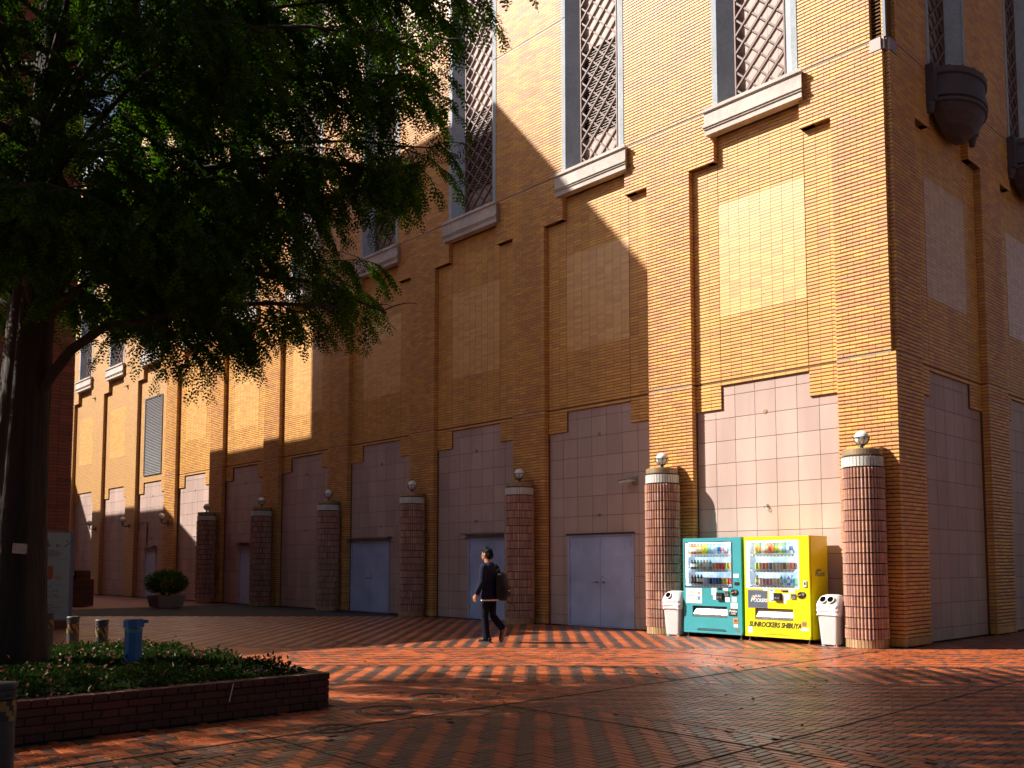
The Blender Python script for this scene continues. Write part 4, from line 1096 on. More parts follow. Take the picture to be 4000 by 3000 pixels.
# body: head, neck, hands and legs as one figure
b = MB()
eloft(b, [((0,.00,.86),.15,.11),((0,.0,.98),.145,.10),((0,.0,1.15),.155,.105),((0,.0,1.30),.17,.105),((0,.01,1.37),.12,.085),((0,.02,1.41),.062,.065),((0,.035,1.47),.055,.06),((0,.045,1.50),.055,.06)])
b.ball((0,.055,1.585), (.073,.092,.112), 18, 14); b.ball((0,.10,1.535), (.052,.052,.062), 14, 10)
b.tube([(0,.135,1.605),(0,.155,1.575),(0,.163,1.562),(0,.145,1.552)], [.010,.013,.016,.010], 8)     # nose
b.tube([(-.025,.135,1.522),(0,.147,1.522),(.025,.135,1.522)], [.008,.010,.008], 8)                   # mouth
for s_ in (-1,1): b.ball((s_*.073,.045,1.585), (.014,.026,.034), 10, 8)
for s_, kn, an, toe in ((-1,(-.085,.035,.47),(-.085,.0,.09),(-.085,.13,.03)), (1,(.085,-.015,.47),(.08,-.27,.22),(.08,-.235,.07))):
    eloft(b, [((s_*.085,0,.90),.085,.09),((s_*.087,.01,.70),.072,.076),(kn,.052,.056),((Vector(kn)*.6+Vector(an)*.4),.050,.055),(an,.036,.040)])
    b.tube([an, toe], [.04,.03], 8)
arms = {-1: [(-.185,.0,1.355),(-.245,-.015,1.10),(-.262,.10,.865)], 1: [(.185,.0,1.355),(.235,-.06,1.10),(.235,-.02,.86)]}
for s_, (sh, el, wr) in arms.items():
    eloft(b, [(sh,.05,.05),(el,.042,.042),((Vector(el)*.5+Vector(wr)*.5),.036,.036),(wr,.026,.028)])
    wv = Vector(wr); f_ = Vector((0,.35,-.94)).normalized(); side = Vector((0,.94,.35))
    eloft(b, [(wv,.026,.024),(wv+f_*.04,.019,.036),(wv+f_*.085,.016,.038)])
    for i in range(4):
        p0 = wv+f_*.075+side*(.030-.020*i); L_ = (.068,.078,.072,.056)[i]; inn = Vector((-s_*.25,.0,0))
        p1 = p0+f_*L_*.5+inn*.02; p2 = p1+(f_*.8+inn-side*.35).normalized()*L_*.3; p3 = p2+(f_*.3+inn*1.6-side*.5).normalized()*L_*.3
        b.tube([p0,p1,p2,p3], [.0100,.0095,.0088,.0075], 7)
    q0 = wv+f_*.025+side*.028; b.tube([q0, q0+side*.022+f_*.03, q0+side*.024+f_*.062+Vector((-s_*.012,0,0))], [.011,.0105,.0085], 7)
bake(b.build('body', M['skin'], man), .0078, 2)
# trousers
b = MB()
eloft(b, [((0,.0,.95),.155,.115),((0,-.005,.86),.165,.125),((0,-.005,.80),.15,.115)])
eloft(b, [((-.085,0,.86),.092,.105),((-.088,.012,.70),.084,.090),((-.086,.035,.48),.066,.072),((-.086,.02,.30),.064,.070),((-.086,.0,.10),.062,.072),((-.086,.0,.065),.064,.076)])
eloft(b, [((.085,0,.86),.092,.105),((.088,.0,.70),.084,.090),((.086,-.015,.48),.068,.074),((.083,-.13,.36),.062,.068),((.080,-.235,.265),.058,.066),((.080,-.262,.24),.058,.068)])
bake(b.build('trousers', M['trouser'], man), .011, 4)
# jacket with sleeves, collar
b = MB()
eloft(b, [((0,-.01,.775),.205,.150),((0,-.01,.82),.203,.148),((0,-.005,.95),.188,.132),((0,-.005,1.10),.19,.128),((0,-.005,1.25),.205,.128),((0,.0,1.34),.195,.115),((0,.005,1.385),.145,.095),((0,.012,1.42),.085,.08)])
eloft(b, [((0,.012,1.40),.088,.082),((0,.018,1.445),.078,.076)])
for s_, (sh, el, wr) in arms.items():
    el, wr, sh = Vector(el), Vector(wr), Vector(sh)
    eloft(b, [(sh+Vector((-s_*.05,0,.015)),.075,.075),(sh+Vector((0,0,-.02)),.078,.078),(sh*.5+el*.5,.068,.070),(el,.060,.062),(el*.5+wr*.5,.055,.056),(wr+(el-wr)*.04,.049,.050)])
b = bake(b.build('jacket', M['navy'], man), .011, 4)
tx = bpy.data.textures.new('folds', 'CLOUDS'); tx.noise_scale = .085
dm = b.modifiers.new('folds', 'DISPLACE'); dm.texture = tx; dm.strength = .022; dm.mid_level = .5; dm.texture_coords = 'LOCAL'
q = MB(); q.lathe([(.192,.752),(.195,.765),(.194,.80),(.17,.80)], 28, sy=.72); q.build('shirt_hem', M['shirt'], man, (0,-.01,0))
# hair, glasses, shoes
b = MB(); b.ball((0,.032,1.625), (.084,.098,.092), 18, 12); b.ball((0,-.012,1.585), (.077,.066,.088), 16, 12); b.ball((0,.092,1.672), (.062,.050,.038), 14, 10); b.ball((-.02,.05,1.70), (.05,.05,.03), 12, 8)
for s_ in (-1,1): b.ball((s_*.066,.020,1.61), (.018,.035,.055), 10, 8)
h = bake(b.build('hair', M['hair'], man), .008, 2)
tx2 = bpy.data.textures.new('tufts', 'CLOUDS'); tx2.noise_scale = .018
dm = h.modifiers.new('tufts', 'DISPLACE'); dm.texture = tx2; dm.strength = .022; dm.texture_coords = 'LOCAL'
g_ = MB()
for s_ in (-1,1):
    g_.tube([(s_*.034+.026*math.cos(a), .152, 1.588+.021*math.sin(a)) for a in [2*math.pi*i/12 for i in range(13)]], .0028, 5, cap=False)
    g_.tube([(s_*.06,.150,1.592),(s_*.078,.12,1.594),(s_*.079,.05,1.594)], .0028, 5)
g_.tube([(-.009,.154,1.59),(.009,.154,1.59)], .0028, 5); g_.build('glasses', M['black'], man)
def shoe(loc, rx):
    t_ = MB(); pts = []
    eloft(t_, [((0,-.085,.055),.036,.05),((0,-.03,.06),.040,.055),((0,.04,.05),.044,.042),((0,.11,.042),.044,.030),((0,.155,.036),.034,.022),((0,.172,.034),.016,.012)])
    o = bake(t_.build('shoe', M['nylon'], man, loc, (rx,0,0)), .008, 3)
    sl_ = MB(); outl = [(.034,-.10),(.040,-.02),(.046,.06),(.048,.11),(.036,.160),(.015,.180)]
    outl = outl+[(-p[0], p[1]) for p in outl[::-1]]+[(-.02,-.118),(.02,-.118)]
    sl_.prism(outl, .0, .022, 'z', 0); sl_.prism([(p[0]*.97, p[1]*.985) for p in outl], -.003, .0, 'z', 1)
    sl_.build('shoe_sole', [M['rubber'], M['sole']], o)
    lc = MB()
    for i in range(4): lc.bar((-.024,.03+i*.022,.092-i*.008), (.024,.035+i*.022,.092-i*.008), .006, .004)
    lc.build('laces', M['shirt'], o)
shoe((-.086,-.005,.003), 0); shoe((.080,-.285,.175), R(-68))
# backpack slung on the right shoulder
bp_ = thing('backpack', 'black backpack hanging low on the walking man\'s back', 'bag', man.location, man.rotation_euler.z)
b = MB()
eloft(b, [((.06,-.235,.77),.10,.06),((.06,-.245,.80),.135,.085),((.06,-.25,.95),.150,.105),((.06,-.24,1.12),.145,.098),((.055,-.225,1.22),.12,.075),((.05,-.215,1.255),.07,.045)])
eloft(b, [((.06,-.345,.82),.09,.03),((.06,-.355,.90),.105,.045),((.06,-.345,1.02),.10,.035)])
bake(b.build('pack_body', M['nylon'], bp_), .010, 3)
m_ = MB(); m_.tube([(.13,-.15,1.18),(.155,-.08,1.36),(.16,.02,1.425),(.165,.12,1.33),(.17,.13,1.15),(.16,.05,.98),(.14,-.16,.86)], .017, 8); m_.build('shoulder_strap', M['nylon'], bp_)
m_ = MB(); m_.tube([(.0,-.20,1.18),(-.03,-.20,1.30),(.03,-.19,1.33),(.07,-.20,1.25)], .012, 8); m_.build('top_handle', M['nylon'], bp_)
MB().tube([(.08,-.26,.80),(.09,-.33,.76),(.09,-.42,.70),(.09,-.47,.685)], .008, 6).build('loose_strap', M['nylon'], bp_)
MB().box(.03,.09,-.402,-.398,.93,.945).build('zip_pull', M['orange'], bp_)

# ================================================================== BRICK PLANTER, GROUND COVER, TREE
pb = thing('brick_planter', 'low dark red brick planter wall around the tree, bottom left', 'planter', (PX1, PY1, 0))
HT = .068; SL, HL = .29, .145
meshes = {}
def pbrick(L_, D_, H_):
    key = (round(L_,3), round(D_,3), round(H_,3))
    if key not in meshes:
        m = MB(); m.rbox(0, L_, 0, D_, 0, H_, .003); meshes[key] = m.mesh('brick', [M['planter']])
    return meshes[key]
# the side facing the camera runs along -y from the corner; local x = 0 is its face (normal +x)
for r_ in range(4):
    st = SL if r_ % 2 else HL; off = 0 if r_ % 2 == 0 else -HL/2; k = 0
    while True:
        a = off+k*st; b_ = a+st; a = max(a, 0)
        if a > 5.9: break
        link('brick', pbrick(b_-a-.009, .10, HT-.009), pb, (-.10, -a-.0045, .004+r_*HT), (0,0,-math.pi/2))
        k += 1
    k = 0
    while k*st < 3.9:                                    # the far side, along -x
        link('brick', pbrick(st-.009, .10, HT-.009), pb, (-k*st-st-.1, 0-.10, .004+r_*HT)); k += 1
for k in range(52):
    if k*.118 < 5.9: link('brick', pbrick(.109, .235, .062), pb, (.012-.235, -k*.118-.0045, .004+4*HT), (0,0,-math.pi/2))
for k in range(33): link('brick', pbrick(.109, .235, .062), pb, (-.24-(k+1)*.118, -.223, .004+4*HT))
m = MB(); m.box(-.22, -.012, -5.95, -.012, 0, .325); m.box(-4.05, -.221, -.22, -.012, 0, .325); m.box(-4.1, -3.87, -6.4, -.231, 0, .33); m.build('planter_core', M['bed'], pb)
m = MB(); m.box(-3.86, -.24, -6.4, -.24, 0, .30); m.build('soil', M['soil'], pb)
m = MB(); m.bar((.0135,-1.02,.325), (.0135,-1.06,.16), .007, .003, up=(1,0,0)); m.build('paint_drip', M['white_print'], pb)

def leaves(n, pos, size, mats, pick, nrm=None, name='leaves', asp=.5, tilt=.7):
    """n small folded leaves at pos (n,3)"""
    L_ = size*rng.uniform(.7,1.3,n); Wd = L_*asp
    yaw_ = rng.uniform(0, 2*math.pi, n); pit = rng.normal(.15, tilt, n); rol = rng.normal(0, .6, n)
    d = np.stack([np.cos(yaw_)*np.cos(pit), np.sin(yaw_)*np.cos(pit), np.sin(pit)], 1)
    up = np.tile([0,0,1.0], (n,1)); sd = np.cross(d, up); sd /= np.linalg.norm(sd, axis=1, keepdims=True)+1e-9
    nn = np.cross(sd, d); sd2 = sd*np.cos(rol)[:,None]+nn*np.sin(rol)[:,None]; nn2 = np.cross(sd2, d)
    p0 = pos; p1 = pos+d*L_[:,None]; md = pos+d*(L_*.45)[:,None]; lift = nn2*(Wd*.25)[:,None]
    l_ = md+sd2*(Wd/2)[:,None]+lift; r_ = md-sd2*(Wd/2)[:,None]+lift
    V = np.stack([p0,l_,p1,r_], 1).reshape(-1,3); b_ = np.arange(n)*4
    F = np.concatenate([np.stack([b_,b_+1,b_+2],1), np.stack([b_,b_+2,b_+3],1)])
    return npmesh(name, V, [F], mats, np.concatenate([pick,pick]), np.tile(rng.random(n),2))
n = 46000
gx = rng.uniform(PX0+.05, PX1-.22, n); gy = rng.uniform(PY1-5.2, PY1-.2, n)
edge = np.minimum(np.minimum(gx-(PX0+.05), (PX1-.22)-gx), (PY1-.2)-gy)
hh = .345+np.clip(edge*.5, .0, .06)+.035*np.sin(gx*5.1)*np.cos(gy*4.3)+rng.normal(0,.022,n)
sp = rng.random(n) < .02; hh[sp] += rng.uniform(.02,.08,sp.sum())
hh -= (rng.random(n) < .4)*rng.uniform(0,.10,n)
gp_ = np.stack([gx,gy,np.maximum(hh,.31)],1)
over = rng.random(n) < .05; gp_[over,0] = PX1-rng.uniform(.10,.24,over.sum()); gp_[over,2] = rng.uniform(.335,.37,over.sum())
cl = np.sin(gx*2.3+1)*np.sin(gy*2.9)+rng.normal(0,.5,n)
pick = np.where(rng.random(n) < .009+.03*(cl > .9), 1, np.where(rng.random(n) < .012, 2, 0)); pick[sp] = np.where(rng.random(sp.sum()) < .5, 2, pick[sp])
gc = link('ground_cover', leaves(n, gp_, .046, [M['gleaf'],M['gwhite'],M['gpink']], pick, name='ground_cover', asp=.55))
gc['label'] = 'low variegated ground cover filling the brick planter'; kind(gc, 'stuff'); gc['category'] = 'ground cover'

# --- tree (frame: s right, t ahead of the camera; trunk at s=-5.07, t=9.3)
TS, TT = -5.07, 9.3
base = W(TS, TT, .30)
tree = thing('conifer_tree', 'large feathery conifer with drooping sprays and thick trunk in the planter', 'tree', base)
def TL(s, t, z): return W(s, t, z)-base
def trunk_mesh():
    nseg, lev = 40, 34; vs = []; ph = rng.uniform(0, 6.28, 6)
    for j in range(lev+1):
        z = .25+14.5*j/lev; k = z/14.5
        r_ = .245+.13*math.exp(-z*.6)-.0165*z; r_ = max(r_, .03)+.01
        cx = TS+.03*z*min(1, z/6); cx = min(cx, TS+.20)
        for i in range(nseg):
            a = 2*math.pi*i/nseg
            rr = r_*(1+.055*math.sin(9*a+ph[0]+.25*z)+.04*math.sin(15*a+ph[1]-.4*z)+.08*math.exp(-z)*math.sin(5*a+ph[2]))+rng.normal(0,.004)
            p = TL(cx+rr*math.cos(a), TT+rr*math.sin(a), z); vs.append(p)
    m = MB(); m.add(vs, [(j*nseg+i, j*nseg+(i+1)%nseg, (j+1)*nseg+(i+1)%nseg, (j+1)*nseg+i) for j in range(lev) for i in range(nseg)]); return m
trunk_mesh().build('trunk', M['bark'], tree, smooth=True)
def Rz(z):                                        # reach of the crown at a height
    return np.interp(z, [3.0,3.6,4.2,5.0,5.8,6.6,7.4,8.5,11,15], [2.0,2.4,2.9,3.3,3.7,4.0,4.5,4.4,3.4,.8])
limbs = MB(); twig_roots = []
def curve(p0, p1, rise, droop, n=9):
    P_ = []
    for i in range(n):
        k = i/(n-1); p = Vector(p0).lerp(Vector(p1), k); p.z += rise*math.sin(math.pi*k*.8)-droop*k*k; P_.append(p)
    return P_
def limb(path, r0, r1, cnt, start=.25, per=6):
    n = len(path); limbs.tube(path, [r0+(r1-r0)*i/(n-1) for i in range(n)], 7)
    for c_ in range(cnt):
        k = start+(1-start)*((c_+random.random())/cnt); f = k*(n-1); i = min(int(f), n-2); p = path[i].lerp(path[i+1], f-i)
        d = (path[i+1]-path[i]).normalized(); h = Vector((d.x,d.y,0)); h = h.normalized() if h.length > .05 else Vector((1,0,0))
        a = random.choice((-1,1))*random.uniform(.3,1.35); dirn = Vector((h.x*math.cos(a)-h.y*math.sin(a), h.x*math.sin(a)+h.y*math.cos(a), random.uniform(-.1,.4))).normalized()
        L_ = random.uniform(.45,1.15)*(1.15-.5*k); sp = [p]
        for _ in range(5):
            dirn = (dirn+Vector((random.uniform(-.15,.15),random.uniform(-.15,.15),-.12))).normalized(); sp.append(sp[-1]+dirn*(L_/5))
        limbs.tube(sp, [.011,.009,.008,.006,.005,.004], 4, cap=False)
        for _ in range(per):
            f2 = random.uniform(.1,1)*4.99; i2 = int(f2); twig_roots.append((sp[i2].lerp(sp[i2+1], f2-i2), (sp[i2+1]-sp[i2]).normalized(), k))
# limbs one can trace in the photograph
limb([TL(*p) for p in ((-4.98,9.3,2.95),(-4.76,9.25,3.30),(-4.51,9.2,3.60),(-4.19,9.2,3.83),(-3.82,9.2,3.90),(-3.3,9.3,4.08),(-2.6,9.6,4.20),(-1.9,9.9,4.25))], .065, .015, 14, .5)
limb([TL(*p) for p in ((-4.95,9.3,3.9),(-4.72,9.25,4.45),(-4.34,9.2,5.03),(-4.02,9.2,5.45),(-3.89,9.2,5.95),(-3.92,9.2,6.56),(-4.0,9.2,7.4),(-3.8,9.3,8.4))], .10, .045, 5, .75)
limb([TL(*p) for p in ((-3.91,9.2,6.9),(-3.6,9.3,7.3),(-3.0,9.5,7.7),(-2.0,9.6,7.9))], .05, .02, 9, .2)
limb([TL(*p) for p in ((-4.3,9.2,5.08),(-3.8,9.2,5.2),(-3.2,9.3,5.55),(-2.4,9.5,5.8),(-1.5,9.7,5.7))], .06, .015, 14, .2)
limb([TL(*p) for p in ((-4.9,9.3,4.6),(-4.3,9.7,4.6),(-3.4,10.2,4.8),(-2.3,10.5,4.7),(-1.5,10.7,4.4))], .06, .012, 14, .25)
for p_ in (((-4.9,9.3,5.6),(-3.8,9.2,6.2),(-2.3,9.3,6.6),(-.8,9.4,6.45)), ((-4.9,9.3,6.4),(-3.5,9.0,7.2),(-1.8,8.9,7.7),(-.2,9.0,7.4)), ((-4.9,9.3,5.0),(-3.8,9.6,5.4),(-2.3,9.9,5.7),(-1.0,10.1,5.95)),
           ((-4.9,9.3,4.4),(-4.0,8.9,4.8),(-3.2,8.6,5.0),(-2.5,8.5,4.9)), ((-4.9,9.3,5.9),(-3.6,8.6,6.5),(-1.9,8.1,6.4),(-.65,7.8,5.9)), ((-4.8,9.3,6.9),(-3.4,9.7,7.6),(-1.9,10.0,8.0),(-.6,10.2,7.9)),
           ((-4.9,9.3,4.2),(-4.2,9.0,4.5),(-3.6,8.8,4.5),(-3.0,8.7,4.25)), ((-4.9,9.3,4.2),(-4.4,9.8,4.5),(-3.9,10.2,4.5),(-3.3,10.6,4.2)), ((-4.9,9.3,5.3),(-4.2,8.3,5.8),(-3.4,7.6,6.0),(-2.7,7.2,5.8)),
           ((-4.9,9.3,4.1),(-4.6,8.4,4.5),(-4.1,7.7,4.6),(-3.5,7.2,4.4)), ((-4.9,9.3,6.6),(-3.9,10.2,7.3),(-2.6,10.9,7.7),(-1.2,11.2,7.5)), ((-4.9,9.3,4.9),(-3.8,10.4,5.3),(-2.9,11.2,5.4),(-2.1,11.6,5.0)),
           ((-5.1,9.3,4.6),(-5.4,8.4,5.1),(-5.9,7.4,5.3),(-6.5,6.6,5.2)), ((-5.1,9.3,5.4),(-5.9,8.3,5.9),(-6.8,7.2,6.1),(-7.7,6.4,6.0)), ((-5.1,9.3,6.2),(-5.3,8.2,6.8),(-5.6,7.1,7.0),(-5.9,6.2,6.9)),  # left limbs out of view, added to shade the foreground
           ((-5.1,9.3,5.0),(-6.3,8.4,5.6),(-7.6,7.6,5.8),(-8.8,7.0,5.6)), ((-5.1,9.3,5.8),(-6.2,7.9,6.5),(-7.2,6.8,6.8),(-8.2,5.9,6.7)), ((-5.1,9.3,4.3),(-5.7,8.2,4.7),(-6.2,7.2,4.8),(-6.7,6.3,4.6)), ((-5.1,9.3,7.0),(-6.2,8.2,7.6),(-7.3,7.2,7.9),(-8.4,6.5,7.7)),  # more unseen left limbs, added for denser foreground shade
           ((-5.1,9.3,4.3),(-5.1,8.7,4.6),(-5.0,8.1,4.6),(-4.8,7.5,4.3)), ((-4.9,9.3,5.7),(-3.6,9.8,6.0),(-2.2,10.2,6.3),(-.95,10.4,6.3)), ((-4.9,9.3,5.1),(-3.6,9.1,5.4),(-2.3,9.0,5.5),(-1.15,9.0,5.4)), ((-5.1,9.3,4.6),(-5.3,8.8,4.9),(-5.5,8.2,4.9),(-5.6,7.6,4.6))):
    q_ = [TL(*p) for p in p_]; pp = []
    for i in range(len(q_)-1):
        for k in range(3): pp.append(q_[i].lerp(q_[i+1], k/3))
    pp.append(q_[-1])
    for i in range(1, len(pp)-1): pp[i] = pp[i]+Vector((random.uniform(-.06,.06),random.uniform(-.06,.06),random.uniform(-.05,.05)))
    limb(pp, .034, .008, 15, .25, 6)
random.seed(21)
NBR = 58
for i in range(NBR):
    z = 4.25+4.9*((i+.5)/NBR)**1.05; th = i*2.39996+random.uniform(-.3,.3); L_ = float(Rz(z+.2))*random.uniform(.75,1.0)
    ct, stn = math.cos(th), math.sin(th)
    if TT+L_*stn > 12.4: L_ = (12.4-TT)/stn
    if ct > .2 and z < 5.6: L_ *= .72
    p0 = TL(TS+.1, TT, z-.5); p1 = TL(TS+L_*ct, TT+L_*stn, z+random.uniform(-.1,.5))
    if ct < -.5 and random.random() < .25: continue
    limb(curve(p0, p1, random.uniform(.2,.5), random.uniform(.1,.5)), .032, .008, int(4+2.3*L_), .2)
for i in range(26):
    z = 9.4+5*((i+.5)/26); th = i*2.39996; L_ = float(Rz(z))*random.uniform(.75,1.0)
    if TT+L_*math.sin(th) > 12.4: L_ = (12.4-TT)/math.sin(th)
    p0 = TL(TS+.15, TT, z-.4); p1 = TL(TS+L_*math.cos(th), TT+L_*math.sin(th), z+.4)
    limb(curve(p0, p1, .3, .3), .03, .007, int(2+1.2*L_), .25, 4)
limbs.build('limbs', M['branch'], tree, smooth=True)
# twigs hang from the limbs and carry two-ranked fronds
tw_ = MB(); FP, FD, FN, FS = [], [], [], []
gapA, gapB, = np.array(TL(-4.35,9.3,6.35)), .62
for p, d, k in twig_roots:
    p = Vector(p)
    out = Vector((d.x, d.y, 0)); out = out.normalized() if out.length > .01 else Vector((1,0,0))
    a = random.uniform(-1.5,1.5); od = Vector((out.x*math.cos(a)-out.y*math.sin(a), out.x*math.sin(a)+out.y*math.cos(a), random.uniform(-.15,.35)))
    L_ = random.uniform(.32,.80)*(1.1-.25*k); n = 7; P_ = [p]; dirn = od.normalized()
    for i in range(n-1):
        dirn = (dirn+Vector((random.uniform(-.12,.12), random.uniform(-.12,.12), -.34))).normalized(); P_.append(P_[-1]+dirn*(L_/(n-1)))
    if P_[-1].z+base.z < 3.1: continue
    q_ = P_[-1]+base; qs, qt = stq(q_.x, q_.y)      # ragged outline: narrow low down, reaching out further up
    if qs > np.interp(q_.z, [3.2,3.6,4.1,4.9,5.7,6.5,7.2,9], [-3.0,-2.3,-1.6,-1.05,-.55,-.40,.05,.1])+random.gauss(0,.16): continue
    tw_.tube(P_[::2], [.006-.0045*i/3 for i in range(4)], 3, cap=False)
    m_ = int(L_/.031); 
    for j in range(m_):
        f = (.12+.88*(j+.5)/m_)*(n-1); i = min(int(f), n-2); q = P_[i].lerp(P_[i+1], f-i); dd = (P_[i+1]-P_[i]).normalized()
        sd = dd.cross(Vector((0,0,1))); sd = sd.normalized() if sd.length > .05 else Vector((1,0,0))
        sg = 1 if j % 2 else -1
        fd = (dd*.55+sd*(sg*random.uniform(.5,1.0))+Vector((random.uniform(-.25,.25),random.uniform(-.25,.25),-.45))).normalized()
        nrm = Vector((random.uniform(-.5,.5), random.uniform(-.5,.5), 1)).normalized()
        FP.append(q); FD.append(fd); FN.append(nrm); FS.append(random.uniform(.105,.185)*(1.0 if j < m_*.8 else .8))
tw_.build('twigs', M['branch'], tree)
FP, FD, FN, FS = np.array(FP), np.array(FD), np.array(FN), np.array(FS)
keep = np.linalg.norm((FP-gapA)*np.array([1,1,.8]), axis=1) > gapB
FP, FD, FN, FS = FP[keep], FD[keep], FN[keep], FS[keep]
SD = np.cross(FD, FN); SD /= np.linalg.norm(SD,axis=1,keepdims=True); NN = np.cross(SD, FD)
NP = 4; tv, tf = [], []
for i in range(NP):
    x = .12+.80*i/(NP-1); l_ = .30*math.sin(math.pi*(.22+.70*i/(NP-1)))+.03
    for sg in (-1,1):
        dx, dy = .5*l_, sg*.87*l_; wx, wy = .08*.9, -sg*.08*.5
        tv += [(x,0,0), (x+dx*.5+wx, dy*.5+wy, -.02), (x+dx, dy, -.05), (x+dx*.5-wx, dy*.5-wy, -.02)]
tv = np.array(tv); nv = len(tv); kf = len(FP)
V = FP[:,None,:]+FS[:,None,None]*(tv[None,:,0:1]*FD[:,None,:]+tv[None,:,1:2]*SD[:,None,:]+tv[None,:,2:3]*NN[:,None,:])
Fq = (np.arange(nv).reshape(-1,4)[None]+(np.arange(kf)*nv)[:,None,None]).reshape(-1,4)
tint = np.repeat(rng.random(kf)**1.5, nv//4)
kind(link('crown', npmesh('crown', V.reshape(-1,3), [Fq], [M['leaf']], None, tint), tree), 'stuff')
print('FRONDS', kf, 'tris', kf*nv//2)
shade_tree = tree.copy(); C.objects.link(shade_tree)  # unseen second tree, added and thinned to shade the foreground paving
for ch in tree.children:
    if ch.name.startswith(('trunk', 'limbs')): c_ = ch.copy(); C.objects.link(c_); c_.parent = shade_tree
sub = np.arange(0, len(FP), 13); V2 = FP[sub][:,None,:]+(FS[sub]*2.0)[:,None,None]*(tv[None,:,0:1]*FD[sub][:,None,:]+tv[None,:,1:2]*SD[sub][:,None,:]+tv[None,:,2:3]*NN[sub][:,None,:])
kind(link('crown', npmesh('crown', V2.reshape(-1,3), [Fq[:len(sub)*nv//4]], [M['leaf']], None, tint[:len(sub)*nv//4]), shade_tree), 'stuff')
shade_tree.location = W(-13.2,6.0,.30); shade_tree.rotation_euler = (0,0,1.9)
tag(shade_tree, 'unseen conifer copy added to shade the foreground, out of view to the left', 'tree')
tg = thing('tree_plaque', 'small brown name plaque with Japanese lettering tied to the tree trunk', 'plaque', W(-4.845,8.985,1.56), YAW-.10)
tg.rotation_euler = (0, R(4), YAW-.25)
MB().box(-.085,.085,-.004,.004,-.05,.05).build('plate', M['plaque'], tg)
letter(tg, 'メタセコイア', .026, M['tantext'], 0, -.005, .012)
for i, s_ in enumerate(('Metasequoia glyptostroboides', 'スギ科 メタセコイア属')): letter(tg, s_, .0075, M['tantext'], 0, -.005, (.036,-.014,-.030)[i])

# ================================================================== BOLLARDS, POST
def bollard(loc, lab, band=True):
    t = thing('bollard', lab, 'bollard', loc, random.uniform(0,6), 'black bollards with hazard bands')
    MB().lathe([(.075,0),(.075,.575),(.078,.578)], 24).build('post', M['bollard'], t)
    MB().lathe([(.080,.60),(.080,.615),(.070,.618),(.070,.630),(.082,.633),(.082,.648),(.072,.651),(.072,.662),(.085,.665),(.085,.685),(.078,.695),(0,.70)], 24).build('ribbed_cap', M['bollard'], t)
    m = MB(); n = 28
    for i in range(n):
        a0, a1 = 2*math.pi*i/n, 2*math.pi*(i+1)/n; tw0, tw1 = .35*0, .0
        for (z0_, z1_) in ((.47,.50),(.50,.53),(.53,.56),(.56,.59)):
            ph = ((i/n*6)+(z0_-.47)/.12) % 1
            m.add([(.0775*math.cos(a0),.0775*math.sin(a0),z0_),(.0775*math.cos(a1),.0775*math.sin(a1),z0_),(.0775*math.cos(a1),.0775*math.sin(a1),z1_),(.0775*math.cos(a0),.0775*math.sin(a0),z1_)], [(0,1,2,3)], 0 if ph < .5 else 1)
    m.build('hazard_band', [M['hazard'], M['black']], t)
    return t
bollard((-7.72,-11.21,0), 'black bollard partly hidden behind the tree trunk, leftmost of the row of three')
bollard((-6.52,-11.24,0), 'black bollard with torn band, the middle one behind the planter')
bollard((-5.53,-11.20,0), 'black bollard with scuffed white band, nearest the blue post')
bollard((.64,-13.90,0), 'black ribbed-top bollard with yellow hazard band cut off at the bottom left corner')
po = thing('utility_post', 'worn blue metal utility post standing in the ground cover', 'post', (-2.50,-11.94,0), YAW+.25)
m = MB(); r_ = .086; oct_ = [(r_*math.cos(math.pi/8+i*math.pi/4), r_*math.sin(math.pi/8+i*math.pi/4)) for i in range(8)]
m.prism(oct_, .25, .765, 'z'); m.build('post', M['bluepost'], po)
m = MB(); m.prism([(p[0]*1.02, p[1]*1.02) for p in oct_], .725, .762, 'z'); m.build('worn_band', M['cyan'], po)
m = MB(); m.prism([(p[0]*1.17, p[1]*1.17) for p in oct_], .775, .845, 'z'); m.prism([(p[0]*1.05, p[1]*1.05) for p in oct_], .846, .86, 'z'); m.box(.09,.135,-.02,.02,.82,.85); m.build('cap', M['bluepost'], po)

# ================================================================== FAR LEFT: POTTED SHRUB, SIGN, LOW BRICK PIER
pt = thing('planter_tub', 'square exposed-aggregate concrete tub holding the rounded shrub', 'planter', (-23.1,-3.1,0))
MB().add([(-.40,-.40,.02),(.40,-.40,.02),(.40,.40,.02),(-.40,.40,.02),(-.46,-.46,.40),(.46,-.46,.40),(.46,.46,.40),(-.46,.46,.40),(-.38,-.38,.40),(.38,-.38,.40),(.38,.38,.40),(-.38,.38,.40),(-.37,-.37,.36),(.37,-.37,.36),(.37,.37,.36),(-.37,.37,.36)],
  [(0,1,5,4),(1,2,6,5),(2,3,7,6),(3,0,4,7),(4,5,9,8),(5,6,10,9),(6,7,11,10),(7,4,8,11),(8,9,13,12),(9,10,14,13),(10,11,15,14),(11,8,12,15),(3,2,1,0)]).build('tub', M['exposed'], pt)
MB().box(-.36,.36,-.36,.36,.30,.375).build('soil', M['soil'], pt)
for fx in (-.28,.28): MB().box(fx-.07, fx+.07, -.3, .3, 0, .02).build('foot', M['exposed'], pt)
sh = thing('shrub', 'rounded evergreen shrub growing in the concrete tub', 'shrub', (-23.1,-3.1,.37))
n = 3600; u = rng.normal(0,1,(n,3)); u /= np.linalg.norm(u,axis=1,keepdims=True); rad = rng.uniform(.55,1.0,n)**.6*(1+.12*np.sin(u[:,0]*6+1)*np.cos(u[:,1]*5))
sp_ = u*rad[:,None]*np.array([.66,.66,.42])+np.array([0,0,.44]); sp_ = sp_[sp_[:,2] > .10]
